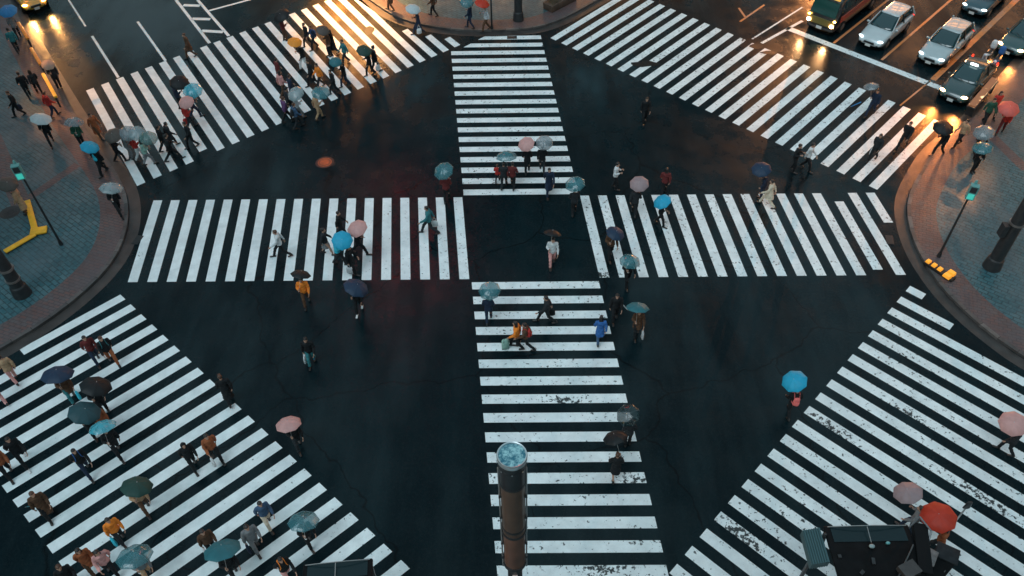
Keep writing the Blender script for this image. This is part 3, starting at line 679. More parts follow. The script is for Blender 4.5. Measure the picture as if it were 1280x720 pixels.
# ------------------------------------------------------------------ who walks where
# feet, heading, pose, top, bottom, look, label | umbrella (x, y, colour, kind, size, shape, label) | bag (kind, colour, label)
PEOPLE = [
 # ---- left pavement and its kerb
 ((26,145),215,'walk','black','black','short jacket','person all in black striding away from the left road kerb',None,('tote','navy','dark tote swinging from the black clad walker by the left kerb')),
 ((66,180),-60,'stride_u','black','black','short jacket','dark suited person beneath the wide white umbrella on the left pavement',(54,146,'white','solid',1.15,2,'wide white umbrella on the left pavement'),None),
 ((69,146),60,'walkb','red','navy','short jacket','person in a bright red jacket at the orange lit kerb',None,None),
 ((38,122),130,'walk','black','black','short jacket','left hand dark figure of the pair in the pavement shadow beside the yellow rails',None,None),
 ((51,118),130,'walkb','dark','black','long jacket','long haired dark figure nearest the yellow rails',None,None),
 ((24,66),130,'walk','teal','dark','short jacket','person in a teal jacket between the blue umbrella and the rails',None,None),
 ((20,37),120,'walk_u','grey','dark','short jacket','grey jacketed person under the blue umbrella in the top left corner',(11,12,'blue','solid',1.15,0,'bright blue umbrella in the top left corner'),None),
 ((60,94),-50,'stand_u','dark','black','short jacket','person under the small tan umbrella by the road edge',(59,80,'tan','solid',.8,0,'small tan umbrella outside the yellow rails'),None),
 ((99,188),-40,'stand_u','green','black','short jacket','person in dark green under the grey clear umbrella at the left kerb',(95,148,'grey','clear',1.1,1,'grey see-through umbrella at the left kerb above the dark green jacket'),None),
 ((125,172),-30,'walk','rust','brown','long coat','person in a rust red coat stepping off the left kerb',None,None),
 ((105,207),-120,'walkb_u','black','black','short jacket','person in black under the turquoise umbrella on the left kerb',(110,184,'cyan','solid',.95,0,'turquoise umbrella over the left kerb'),None),
 ((130,216),100,'walk','navy','dark','short jacket','navy clad person wearing a pale cyan backpack at the kerb',None,('pack','cyan','pale cyan backpack on the person at the left kerb')),
 ((155,193),30,'walk_u','black','black','short jacket','person in black under the brown umbrella stepping onto the striped crossing',(141,169,'brown','solid',1.05,0,'dark brown umbrella where the far left crossing starts'),None),
 ((163,188),30,'stand_u','grey','grey','short jacket','grey clad person behind the brown umbrella',(158,165,'grey','clear',1.0,0,'grey see-through umbrella right of the brown one'),None),
 ((176,200),40,'walkb_u','red','white','short jacket','red topped person under the frosted white umbrella',(171,165,'white','clear',1.0,0,'frosted white umbrella above the red topped person'),None),
 ((184,196),40,'walk_u','palegreen','grey','long jacket','person in pale green under the greenish clear umbrella',(182,172,'green','clear',1.0,1,'greenish see-through umbrella beside the frosted white one'),None),
 ((218,201),40,'stride','black','black','short jacket','foremost of the four people in black striding on the far left crossing',None,None),
 ((208,190),40,'walk','black','dark','short jacket','second person in black close behind the foremost strider',None,None),
 ((217,184),42,'walkb','dark','black','short coat','person in a long black coat on the upper side of the four in black',None,None),
 ((242,184),-140,'walk','black','black','short jacket','lone black clad person right of the four striders facing them',None,None),
 ((229,126),40,'stand_u','navy','black','short jacket','person hidden under the flat black umbrella',(221,103,'black','solid',1.1,2,'flat black umbrella tucked behind the cyan one'),None),
 ((246,142),40,'walk_u','navy','navy','short jacket','person in navy under the pale cyan clear umbrella',(240,112,'cyan','clear',1.15,0,'pale cyan see-through umbrella on the far left crossing'),None),
 ((240,150),40,'walkb_u','red','dark','long jacket','person with a vivid red top under the pink umbrella',(234,127,'pink','solid',.9,0,'small pink umbrella below the pale cyan one'),('tote','red','vivid red bag beside the small pink umbrella')),
 ((240,72),220,'walk','brown','brown','short coat','brown coated person standing apart at the hatched road marking',None,None),
 ((147,268),-50,'stride_u','black','black','short jacket','person in black striding under a milky umbrella at the curve of the left pavement',(142,233,'white','clear',1.2,0,'milky see-through umbrella at the curve of the left pavement'),None),
 ((24,262),180,'stand_u','tan','brown','short coat','person in a tan coat beneath the dark brown umbrella by the yellow barrier',(10,229,'brown','solid',.95,0,'dark brown umbrella at the left edge above the yellow barrier'),None),
 # ---- crowd on the far left crossing
 ((365,46),40,'stand_u','maroon','brown','short jacket','maroon jacketed person under the black umbrella at the top of the crowd',(351,18,'black','solid',1.15,2,'large black umbrella at the top of the crowd'),None),
 ((375,80),220,'walk_u','black','white','short jacket','person with white trousers under the orange umbrella',(369,53,'orange','solid',.95,2,'bright orange umbrella in the crowd'),None),
 ((386,58),220,'walk','black','black','short jacket','black clad person at the upper left of the crowd next to the navy one',None,None),
 ((394,61),220,'walkb','navy','black','short jacket','navy clad person with a small blue pack in the upper crowd',None,('pack','blue','small blue backpack in the upper crowd')),
 ((402,59),220,'stand_u','brown','black','short jacket','brown clad person with a low dark umbrella in the upper crowd',(402,37,'brown','solid',.9,2,'low brown umbrella in the upper crowd'),None),
 ((418,68),220,'walk','black','navy','long coat','slim person in a black coat at the upper right of the crowd',None,None),
 ((433,80),220,'walkb','teal','dark','short jacket','person in a teal jacket at the upper right of the crowd',None,None),
 ((457,86),220,'walk_u','black','black','short jacket','person in black under the dark green umbrella',(454,63,'green','solid',1.0,0,'dark green umbrella at the right end of the crowd'),None),
 ((470,90),40,'carry','black','black','short jacket','black clad person carrying a white bag at the right end of the crowd',None,('tote','white','white bag at the right end of the crowd')),
 ((429,103),220,'walk_u','black','navy','short jacket','person under the small teal umbrella right of the crowd centre',(421,77,'teal','solid',.85,0,'small teal umbrella right of the crowd centre'),None),
 ((392,107),220,'walk','black','black','short coat','tall figure in a black coat at the crowd centre',None,None),
 ((402,110),220,'walkb','orange','dark','short jacket','person in a yellow orange jacket at the crowd centre',None,None),
 ((419,117),220,'walk','black','black','short jacket','person in black right of the teal clear umbrella',None,None),
 ((403,138),40,'walkb_u','tan','tan','short jacket','tan clad person under the frosted teal umbrella at the lower edge of the crowd',(398,116,'teal','clear',1.1,0,'frosted teal umbrella at the lower edge of the crowd'),None),
 ((351,103),40,'walk','maroon','dark','short jacket','maroon clad person at the upper left flank of the crowd',None,None),
 ((356,121),40,'walkb','pink','brown','long jacket','long haired person in dusty pink on the left flank of the crowd',None,None),
 ((381,136),40,'walk_u','lgrey','grey','short jacket','pale grey clad person under a cloudy white umbrella on the crossing edge',(371,116,'white','clear',1.0,0,'cloudy white umbrella on the lower left of the crowd'),None),
 ((367,124),40,'walk','navy','navy','short jacket','navy clad person between the maroon one and the cloudy umbrella',None,None),
 ((360,153),40,'walk','purple','black','short jacket','purple topped person at the lower left tip of the crowd',None,None),
 ((373,160),40,'walkb','denim','dark','short jacket','person in a grey blue jacket at the lower tip of the crowd',None,('pack','dark','dark backpack at the lower tip of the crowd')),
 ((364,142),40,'walk','dark','black','cap jacket','capped dark figure just above the lower tip of the crowd',None,None),
 # ---- far pavement
 ((522,41),200,'stride_u','navy','navy','short coat','navy coated person leaving the far pavement under the white umbrella',(517,11,'white','solid',1.05,0,'white umbrella at the far kerb'),('tote','white','white carrier bag at the far kerb')),
 ((582,30),160,'walk_u','navy','navy','short jacket','navy clad person under the teal umbrella on the far pavement',(585,1,'teal','clear',1.0,0,'teal see-through umbrella on the far pavement'),None),
 ((601,35),200,'walkb_u','lgrey','brown','long jacket','white topped person under the vivid red umbrella',(604,4,'red','solid',1.05,0,'vivid red umbrella on the far pavement'),None),
 ((489,13),160,'walk','brown','brown','short coat','brown clad person at the top edge left of the white umbrella',None,None),
 ((543,20),160,'walk','brown','black','short jacket','dark brown clad person between the white and teal umbrellas on the far pavement',None,None),
 # ---- far central crossing
 ((567,240),90,'walk_u','maroon','black','short jacket','dark maroon clad person beside the top of the left zebra',(556,212,'teal','clear',1.05,0,'teal clear umbrella left of the far central zebra'),None),
 ((622,228),80,'walk','red','dark','short jacket','child in a red jacket on the far central zebra',None,None,.68),
 ((630,235),80,'walk_u','dark','dark','short jacket','parent in dark clothes beside the child in red',(634,190,'teal','clear',1.1,1,'clear domed umbrella over the parent and child'),None),
 ((641,235),80,'walkb','maroon','black','short jacket','maroon jacketed person right of the parent and child',None,None),
 ((663,211),90,'walk_u','black','black','short jacket','black clad person under the pale pink umbrella on the far central zebra',(659,179,'pink','solid',.95,2,'pale pink umbrella on the far central zebra'),None),
 ((682,205),90,'walkb_u','black','dark','short jacket','person in black under the smoky clear umbrella on the far central zebra',(679,177,'grey','clear',1.0,0,'smoky clear umbrella beside the pale pink one'),None),
 ((686,242),-90,'stride','navy','navy','short coat','person in a big navy coat at the near end of the far central zebra',None,None),
 ((723,254),90,'walk_u','dark','black','short jacket','dark figure under the clear teal umbrella at the corner of the two zebras',(720,231,'teal','clear',1.1,0,'clear teal umbrella at the corner of the two zebras'),None),
 # ---- right far asphalt
 ((768,236),-20,'phone','white','black','short shirt','person in a white shirt raising both hands above the right zebra',None,None),
 ((805,153),-90,'carry','black','black','short jacket','lone dark figure on the empty asphalt right of the far zebra',None,None),
 ((800,259),80,'walkb_u','dark','black','short jacket','dark dressed person under the mauve umbrella on the right zebra',(797,229,'mauve','solid',.95,0,'mauve umbrella at the top of the right zebra'),None),
 ((829,243),80,'walk','maroon','black','long jacket','reddish dressed figure behind the bright cyan umbrella',None,None),
 ((833,279),-30,'walk_u','black','black','short jacket','person in black under the bright cyan umbrella on the right zebra',(828,251,'cyan','solid',.98,0,'bright cyan umbrella on the right zebra'),None),
 ((958,258),150,'stride','cream','cream','short coat','person in a cream coat at the top edge of the right zebra',None,None),
 ((951,246),150,'stand_u','navy','navy','short jacket','barely visible navy figure behind the cream coated walker',(954,213,'navy','solid',1.0,2,'dim navy umbrella behind the cream coated walker'),None),
 ((990,214),-40,'phone','black','black','short jacket','person in black reading a phone left of the far right zebra',None,None),
 ((1006,212),-40,'walk','white','black','short shirt','person in a white shirt and black trousers left of the far right zebra',None,None),
 ((1087,144),225,'stride_u','navy','navy','short jacket','navy clad person striding with a grey clear umbrella near the stop line',(1091,106,'grey','clear',.9,0,'grey clear umbrella near the stop line'),None),
 ((1090,200),225,'walk','dark','black','long jacket','small dark haired person with a white bag on the far right zebra',None,('tote','white','white bag on the far right zebra')),
 ((1126,186),225,'stride','black','black','short jacket','slim person in black on the last stripes of the far right zebra',None,None),
 ((1170,192),200,'walk_u','black','black','short jacket','person in black under the big black umbrella at the right kerb',(1183,160,'black','solid',1.15,0,'big black umbrella at the right kerb'),None),
 ((1196,182),200,'walkb','tan','black','short jacket','person with a tan jacket right of the big black umbrella',None,None),
 # ---- right pavement
 ((1249,166),-130,'walk_u','red','maroon','short jacket','person in red under the coral umbrella on the right pavement',(1260,135,'coral','solid',1.1,0,'coral red umbrella on the right pavement'),None),
 ((1222,213),-90,'stand_u','black','black','short jacket','person in black under the lower of two grey teal umbrellas on the right pavement',(1226,184,'teal','clear',1.0,0,'lower of two grey teal umbrellas on the right pavement'),None),
 ((1228,192),-90,'walk_u','dark','black','short jacket','person hidden behind the upper of two grey teal umbrellas',(1229,163,'grey','clear',1.1,0,'upper of two grey teal umbrellas on the right pavement'),None),
 ((1228,156),-90,'walk','green','black','short jacket','dark green clad person beside the parked cars and the coral umbrella',None,None),
 ((1237,146),-90,'walkb','red','dark','long jacket','small red figure behind the dark green clad one',None,None),
 # ---- right zebra
 ((762,322),-80,'walk_u','brown','black','short jacket','brown clad person under the dark navy umbrella on the right zebra',(768,293,'navy','solid',.95,0,'dark navy umbrella on the second stripe of the right zebra'),None),
 ((783,356),-80,'walk_u','black','black','short jacket','person in black under the small clear teal umbrella below the navy one',(786,325,'teal','clear',.95,1,'small clear teal umbrella below the navy one'),None),
 ((690,331),-90,'walk_u','white','pink','short shirt','person in pale pink trousers alone in the dark central square',(690,291,'black','solid',.9,0,'almost black umbrella in the central square'),None),
 # ---- left zebra
 ((354,321),190,'stride','white','black','short shirt','man in a white shirt taking a long stride on the left zebra',None,None),
 ((410,318),0,'walk','dark','skirt_grey','long jacket','woman with bare legs and a grey skirt on the left zebra',None,None),
 ((428,296),0,'walk','black','black','short jacket','dark head and shoulders behind the cyan umbrella on the left zebra',None,None),
 ((454,316),0,'stride_u','black','black','short jacket','person in black under the soft pink umbrella on the left zebra',(442,283,'pink','solid',.98,0,'soft pink umbrella on the left zebra'),None),
 ((424,325),10,'walk_u','cyan','dark','short jacket','person in turquoise under the cyan umbrella on the left zebra',(427,299,'cyan','solid',.98,2,'vivid cyan umbrella on the left zebra'),None),
 ((441,341),-20,'carry','black','black','long coat','person in a black coat near the bottom end of the left zebra',None,('tote','lgrey','pale grey bag near the bottom end of the left zebra')),
 ((538,292),180,'stride','teal','dark','short jacket','lone person in a dark teal top on the left zebra near the square',None,('tote','white','round white bag held by the lone walker in dark teal')),
 ((380,388),-80,'walk_u','orange','brown','short jacket','person in a vivid orange jacket just below the left zebra',(373,342,'black','solid',.98,0,'eight sided black umbrella over the orange jacket'),None),
 ((444,389),-90,'walk_u','black','black','short jacket w','person with white shoes under the dark navy umbrella below the left zebra',(446,358,'navy','solid',1.15,0,'dark navy umbrella just below the left zebra'),None),
 ((391,454),-85,'carry','black','teal','short jacket','person in black with pale hands standing in the left asphalt field',None,('tote','white','small white bag in the left asphalt field')),
 # ---- near left
 ((289,503),120,'walk','black','black','short coat','lone person in a black coat at the edge of the near left crossing',None,None),
 ((374,559),-60,'walk_u','black','dark','short jacket','dark clad person under the pale pink umbrella on open asphalt',(363,524,'pink','solid',.98,0,'pale pink umbrella on open asphalt right of the near left crossing'),None),
 ((244,584),-50,'walk','black','black','hood hooded','hooded person in black beside the one with the red checked top',None,None),
 ((272,574),-50,'walkb','rust','black','short jacket','person in a reddish top with white sleeves beside the hooded one',None,('tote','white','white bag on the near left crossing by the reddish top')),
 ((123,452),-50,'walk','maroon','navy','short jacket','left person of the pair at the upper end of the near left crossing',None,None),
 ((143,453),-50,'walkb','black','rust','short jacket','right person of the upper pair with rust coloured trousers and dark jacket',None,('pack','teal','teal grey backpack on the right person of the upper pair')),
 ((22,477),140,'walk','tan','pink','short jacket','person with an orange tan scarf at the left edge below the kerb',None,None),
 ((4,505),140,'walkb','maroon','pink','long jacket','person half cut by the left edge in maroon and pink',None,None),
 ((88,512),-50,'walk_u','brown','teal','long coat','person in a brown coat under the large navy blue umbrella',(69,462,'navy','solid',1.25,0,'large navy blue umbrella on the near left crossing'),('tote','cyan','pale turquoise bag below the large navy blue umbrella')),
 ((128,517),-50,'stand_u','black','black','short jacket','person beneath the upper of the two black umbrellas',(118,480,'black','solid',1.2,0,'upper of two overlapping black umbrellas'),None),
 ((110,546),-50,'walk_u','black','black','short jacket','person beneath the lower of the two black umbrellas',(106,512,'dkteal','solid',1.2,0,'lower of two overlapping black umbrellas'),None),
 ((136,540),-50,'walk','rust','black','long jacket','brown haired person in rust behind the turquoise umbrella',None,None),
 ((150,571),-45,'stride_u','black','black','short jacket','person in black under the turquoise clear umbrella',(127,531,'cyan','clear',1.1,0,'turquoise clear umbrella below the black ones'),None),
 ((33,578),-45,'stride','black','black','short jacket w','person in black with pale shoes at the left edge',None,None),
 ((14,594),-45,'walk','rust','black','long jacket','person in rust orange at the left edge behind the one with pale shoes',None,None),
 ((112,591),-45,'stride','black','navy','short jacket','dark haired person wearing a bright blue backpack',None,('pack','blue','bright blue backpack on the near left crossing')),
 ((64,645),-50,'carry','brown','black','short coat','brown coated person carrying a closed umbrella at the lower left',None,None),
 ((182,640),-50,'walk_u','tan','brown','long jacket','tan clad person under the deep green umbrella',(171,605,'green','solid',1.1,0,'deep green umbrella on the near left crossing'),None),
 ((154,676),-40,'carry','orange','dark','short jacket','person in orange with a light blue bag at the lower left',None,('tote','cyan','light blue bag held by the person in orange')),
 ((119,713),-50,'walk','rust','brown','long coat','person in a broad burnt orange coat at the bottom edge',None,None),
 ((142,716),-50,'walkb','pink','black','long jacket','person in dusty pink right of the burnt orange coat',None,None),
 ((97,734),-50,'walk','black','black','short jacket','black clad person cut off by the bottom edge at left',None,None),
 ((183,729),-50,'walk_u','grey','tan','long jacket','grey brown clad person behind the big clear teal umbrella at the bottom',(171,690,'teal','clear',1.2,0,'big clear teal umbrella at the bottom left'),None),
 ((268,690),-50,'carry','brown','black','short jacket','dark haired person in brown just above the teal green umbrella',None,('tote','white','white bag above the teal green umbrella')),
 ((292,727),-50,'walk_u','black','black','short jacket','person in black beneath the teal green umbrella at the bottom',(281,687,'teal','solid',1.25,2,'solid teal green umbrella at the bottom edge'),None),
 ((337,656),-50,'walk','denim','cream','short jacket','person in a grey blue jacket with cream trousers on the near left crossing',None,None),
 ((322,686),-50,'carry','grey','grey','short jacket','person in mottled grey below the cream trousered one',None,('tote','navy','navy bag held by the person in mottled grey')),
 ((386,686),-50,'walk_u','black','black','short jacket','person in black with a peach scarf bag under the clear teal umbrella',(379,647,'teal','clear',1.1,0,'clear teal umbrella at the right edge of the near left crossing'),('pack','tan','peach coloured pack under the clear teal umbrella')),
 ((362,724),-50,'stride','black','pink','short jacket','person in a black jacket and pink trousers beside the roof at the bottom',None,('pack','orange','bright orange pack beside the roof at the bottom')),
 # ---- near right
 ((991,517),90,'walk_u','black','black','short jacket','dark clad person under the sky blue umbrella on open asphalt',(994,476,'cyan','solid',.98,0,'sky blue umbrella alone right of centre'),('pack','coral','coral pink backpack under the sky blue umbrella')),
 ((1256,562),150,'walk_u','dark','black','short jacket','dark clad person under the pale pink umbrella at the right edge',(1271,531,'pink','solid',1.0,0,'pale pink umbrella at the right edge'),None),
 ((1152,668),140,'walk_u','grey','navy','short jacket','person in grey under the dusty pink umbrella at the lower right',(1135,617,'mauve','solid',1.0,0,'dusty pink umbrella at the lower right touching the red one'),None),
 ((1178,690),140,'walkb_u','rust','dark','long jacket','person in rust under the glowing red umbrella at the lower right',(1168,642,'red','solid',1.25,0,'glowing red umbrella at the lower right'),None),
 # ---- near central crossing
 ((770,599),90,'walk_u','black','skirt_black','short jacket','bare legged person beneath the black octagonal umbrella on the near zebra',(768,547,'black','solid',.98,0,'black octagonal umbrella on the near central zebra'),None),
 ((784,556),90,'stand_u','dark','black','short jacket','dark figure at the zebra edge beneath the thin dark clear umbrella',(786,517,'dark','clear',.95,0,'thin dark clear umbrella at the right edge of the near zebra'),None),
 ((612,400),90,'walk_u','navy','navy','short jacket','navy clad person under the frosty teal umbrella at the top of the near zebra',(611,365,'teal','clear',1.0,0,'frosty teal umbrella at the top of the near zebra'),None),
 ((683,403),180,'stride','dark','black','short jacket','person in a dark suit with a black bag striding on the near zebra',None,('tote','black','black briefcase bag on the near zebra')),
 ((646,435),170,'walk','orange','black','long jacket','person with an orange top pulling a small suitcase on the near zebra',None,None),
 ((657,436),170,'stride','brown','black','short jacket','dark haired person wearing a red backpack on the near zebra',None,('pack','red','red backpack on the near zebra')),
 ((749,428),90,'walk','blue','denim','long coat','person in a blue coat at the right edge of the near zebra',None,None),
 ((768,400),-90,'carry','black','black','short jacket','person in black holding a pale closed umbrella right of the near zebra',None,None),
 ((790,439),-90,'walk_u','brown','black','long coat','person in a dark brown coat under the ragged teal umbrella',(799,382,'teal','solid',1.05,0,'teal umbrella right of the near zebra'),('tote','lgrey','pale grey shopping bag below the teal umbrella')),
]
C['coral'] = (.75,.16,.15)
random.seed(11)
HC = ['hair','hair','hair','brownhair']
for row in PEOPLE:
    feet, head, pose, top, bottom, look, label, umb, bag = row[:9]; scale = row[9] if len(row) > 9 else random.uniform(.96, 1.05)
    lk = look.split(); kind = {'coat':'coat','jacket':'jacket','shirt':'shirt','hooded':'hooded'}[lk[1]]
    if kind == 'coat' and random.random() < .4: kind = 'long_coat'
    hair = lk[0] if lk[0] in ('short','long','cap') else 'short'
    if hair == 'long' and random.random() < .3: hair = 'bun'
    g = G(*feet)
    z = .128 if feet[0] < 135 and feet[1] < 270 and feet[1]+feet[0] > 0 and (feet[0] < 62 + 0*feet[1] or feet[1] > 150 and feet[0] < 120) or feet[0] > 1185 and feet[1] > 140 and feet[1] < 330 or (480 < feet[0] < 620 and feet[1] < 36) else 0.005
    if (feet[0], feet[1]) in ((60,94), (125,172), (130,216)): z = .005
    if (feet[0], feet[1]) in ((147,268), (69,146), (130,216)): z = .128
    gz = G(feet[0], feet[1], z); loc = Vector((gz.x, gz.y, z))
    if umb:
        ux, uy, uc, uk, us, ush, ul = umb
        U = G(ux, uy, z+1.93*scale)
        # turn the walker so that the held hand lies towards the umbrella if the two are far apart
        d = Vector((U.x-loc.x, U.y-loc.y)); rz = R(head-90)
        hx, hy = .14*scale, .32*scale; hand = Vector((hx*math.cos(rz)-hy*math.sin(rz), hx*math.sin(rz)+hy*math.cos(rz)))
        if (d-hand).length > .38:       # umbrella held over the head by someone a little further along: shift the walker under it
            loc = loc + Vector((d-hand).to_3d())*(1-.33/(d-hand).length)
            loc.z = z
        grip = loc + Vector((hand.x, hand.y, 1.19*scale)); top_p = Vector((U.x+URND.uniform(-.13,.13), U.y+URND.uniform(-.10,.16), z+1.93*scale+.08))
        umbrella(top_p, grip, uc, uk, ul, us, ush)
    p = person(loc, head, pose, top, bottom, hair, (top if hair == 'cap' else random.choice(HC)), kind, len(lk) > 2, label, scale)
    if bag:
        bk, bc, bl = bag; rz = R(head-90)
        if bk == 'tote':
            J = joints(*POSES[pose]); n = 'L' if pose.endswith('_u') else 'R'
            if pose == 'phone': n = 'R'
            h = J['ha'+n]*scale; hz = h.z
            P = loc + Vector((h.x*math.cos(rz)-h.y*math.sin(rz), h.x*math.sin(rz)+h.y*math.cos(rz), hz-.01))
            bag_tote(P, rz+R(90), bc, bl)
        else:
            b = bag_pack(loc, rz, bc, bl); b.scale = (scale,)*3
# closed umbrellas and the suitcase
def closed_umbrella(a, b, col, label):
    a, b = Vector(a), Vector(b); e = empty('closed_umbrella', a); d = b-a; mb = MB()
    mb.cone(d*.22, d*.9, .035, .018, 8, rounded=1); mb.build('canopy', umat(col, 'solid'), e)
    mb = MB(); mb.cone((0,0,0), d*.22, .012, .008, 8, rounded=1); mb.build('handle', DPLAST, e)
    mb = MB(); mb.cone(d*.9, d, .006, .004, 6); mb.build('tip', STEEL, e)
    return tag(e, label, 'umbrella')
closed_umbrella(G(60,628,.75), G(31,634,.75), 'teal', 'closed teal umbrella pointing left from the brown coated person')
closed_umbrella(G(772,374,.8), G(785,388,.5), 'white', 'pale closed umbrella slanting from the person in black')
closed_umbrella(G(388,428,.8), G(393,452,.1), 'cyan', 'thin turquoise closed umbrella with a white tip in the left asphalt field')
closed_umbrella(G(1080,126,.85), G(1062,134,.35), 'blue', 'blue closed umbrella hanging left of the navy strider near the stop line')
g = G(632, 436); e = empty('suitcase', (g.x, g.y, 0), R(20)); mb = MB(); mb.cone((0,0,.12), (0,0,.52), (.17,.11), (.17,.11), 14, (1,0,0), rounded=3); mb.build('shell', cloth('palegreen'), e)
mb = MB(); mb.tube([Vector((-.1,-.08,.5)), Vector((-.1,-.14,.85)), Vector((.1,-.14,.85)), Vector((.1,-.08,.5))], .012, 6); mb.build('handle', DPLAST, e)
for s in (-1, 1): mb = MB(); mb.cone((s*.12,-.03,.035), (s*.12,.03,.035), .035, .035, 10); mb.build('wheel', DPLAST, e)
tag(e, 'small pale green wheeled suitcase on the near zebra', 'suitcase')
# ------------------------------------------------------------------ vehicles
TYRE = mat('tyre_rubber', (.012,.012,.012), .8); RIM = mat('wheel_rim', (.35,.36,.37), .35, metal=.8); CGLASS = mat('car_glass', (.006,.035,.042), .05, spec=.8)
TRIM = mat('black_trim', (.012,.013,.014), .4); LAMPW = mat('headlight_on', (.9,.8,.7), .2, emit=(1.0,.56,.26), estr=12); LAMPC = mat('headlight_cool', (.9,.95,1), .2, emit=(.75,.95,1.0), estr=1.8)
LAMPY = mat('headlight_yellow', (.9,.7,.3), .2, emit=(1.0,.55,.10), estr=11); LAMPR = mat('rear_light', (.3,.01,.01), .3, emit=(1,.03,.01), estr=1.5); PLATE = mat('number_plate', (.6,.62,.6), .5); CHROME = mat('chrome', (.6,.62,.64), .15, metal=1.)
def carpaint(nm, c): return mat('car_paint_'+nm, c, .28, spec=.6, coat=.8, var=.05, vscale=3)
def car(nose, ang, col, label, L=4.3, W=1.72, Hh=1.52, wagon=True, lamp=LAMPW, name='parked_car', lightw=None, kind='car'):
    """nose: point of the road under the middle of the front bumper; ang: direction the car points, in degrees"""
    e = empty(name, (nose.x-math.cos(R(ang))*L/2, nose.y-math.sin(R(ang))*L/2, 0), R(ang-90))
    hw = W/2; y0 = L/2
    # lower body: sections along the length (y, half width, bottom, belt, crown)
    prof = [(-.5, .80, .42, .62, .66), (-.492, .88, .30, .80, .84), (-.46, .96, .24, .93, .98), (-.40, 1., .22, .97, 1.0), (-.2, 1., .20, .96, .98), (0, 1., .20, .94, .96), (.15, 1., .20, .93, .96),
            (.22, .995, .20, .91, .97), (.32, .98, .21, .84, .92), (.42, .94, .23, .74, .82), (.47, .86, .26, .64, .72), (.495, .74, .32, .52, .60), (.505, .66, .38, .46, .50)]
    secs = []
    for t, wf, zb, zm, zt in prof:
        a = hw*wf; y = t*L
        half = [(0, zb), (a*.80, zb), (a*.96, zb+.08), (a, (zb+zm)/2), (a*.985, zm-.10), (a*.93, zm-.01), (a*.80, zm+(zt-zm)*.45), (a*.42, zt-.01), (0, zt)]
        ring = half + [(-x, z) for x, z in half[-2:0:-1]]
        secs.append([(x, y, z*Hh/1.52) for x, z in ring])
    mb = MB(); mb.loft(secs); me = modded(mb, 'body', [('SUBSURF', dict(levels=1, render_levels=1))]); fix_normals(me)
    link('body', me, carpaint(*col), e)
    # glasshouse
    rear = -.47 if wagon else -.40; rr = -.40 if wagon else -.20
    gh = [(rear, .80, .95), ((rear+rr)/2-.005, .80, 1.26), (rr, .76, 1.47), (rr+.10, .765, 1.515), (-.08, .765, 1.525), (.02, .75, 1.49), (.10, .76, 1.33), (.17, .78, 1.15), (.235, .80, .95)]
    def gsec(grow, lo):
        s = []
        for t, wf, zt in gh:
            wt = hw*wf*(1-.10*(zt-.95)/.55); wb = hw*.93
            zt2 = max(zt, lo+.02); half = [(0, lo), (wb, lo), (wb*.5+wt*.5, lo*.5+zt2*.5-.0), (wt, zt2-.05), (wt*.9, zt2-.008), (wt*.45, zt2+.004), (0, zt2+.006)]
            ring = half + [(-x, z) for x, z in half[-2:0:-1]]
            s.append([(x*(1+grow), t*L, (z+grow*.4)*Hh/1.52) for x, z in ring])
        return s
    mb = MB(); mb.loft(gsec(0, .9)); me = modded(mb, 'window', [('SUBSURF', dict(levels=1, render_levels=1))]); fix_normals(me); link('window', me, CGLASS, e)
    # roof panel and pillars sit a hair proud of the glass
    mb = MB(); k = Hh/1.52
    rs = []
    for t, wf, z in [(rr-.01, .76, 1.475), (rr+.04, .765, 1.51), (rr+.11, .77, 1.535), (-.08, .77, 1.543), (.0, .765, 1.525), (.025, .755, 1.50)]:
        wt = hw*wf*.91; half = [(0, z-.05), (wt*.9, z-.06), (wt+.012, z-.05), (wt*.93, z-.004), (wt*.5, z+.012), (0, z+.014)]
        rs.append([(x, t*L, q*k) for x, q in half + [(-x, q) for x, q in half[-2:0:-1]]])
    mb.loft(rs); me = modded(mb, 'roof', [('SUBSURF', dict(levels=1, render_levels=1))]); fix_normals(me); link('roof', me, carpaint(*col), e)
    for s in (-1, 1):
        for (ta, za), (tb, zb), wd in [((.235,.93),(.015,1.50),.035), ((-.12,.93),(-.12,1.50),.04), ((rear+.02,.95),(rr,1.49),.06)]:
            mb = MB(); wa = hw*.93; wb_ = hw*.76*.92
            mb.cone((s*wa, ta*L, za*k), (s*(wb_+.015), tb*L, zb*k), wd, wd*.8, 8); mb.build('pillar', carpaint(*col) if (ta, za) != (-.12,.93) else TRIM, e)
    # windscreen wipers, mirrors, lamps, grille, plate, bumper
    for s in (-1, 1):
        mb = MB(); mb.ell((0,0,0), (.11,.06,.07), 10, 8); m = mb.build('side_mirror', carpaint(*col), e); m.location = (s*(hw+.06), .17*L, 1.0*k)
        mb = MB(); mb.ell((0,0,0), (.17,.10,.075), 14, 10, Matrix.Rotation(s*R(-24), 3, 'Z') @ Matrix.Rotation(R(28), 3, 'X')); hl = mb.build('headlight', lamp, e); hl.location = (s*hw*.72, .468*L, .665*k)
        mb = MB(); mb.ell((0,0,0), (.08,.05,.045), 10, 8); fg = mb.build('fog_lamp', TRIM, e); fg.location = (s*hw*.62, .497*L, .40*k)
        mb = MB(); mb.ell((0,0,0), (.06,.05,.13), 10, 8); tl = mb.build('tail_light', LAMPR, e); tl.location = (s*hw*.84, -.485*L, .86*k)
        if lightw:
            ld = bpy.data.lights.new('headlight_beam', 'SPOT'); ld.energy = lightw[0]; ld.color = lightw[1]; ld.spot_size = R(70); ld.spot_blend = .8; ld.shadow_soft_size = .08
            lo = bpy.data.objects.new('headlight_beam', ld); COL.objects.link(lo); lo.parent = e; lo.location = (s*hw*.72, .53*L, .68*k); lo.rotation_euler = (R(74), 0, 0)
    mb = MB(); mb.box((0, .502*L, .50*k), (W*.40, .05, .12), taper=.9); mb.build('grille', TRIM, e)
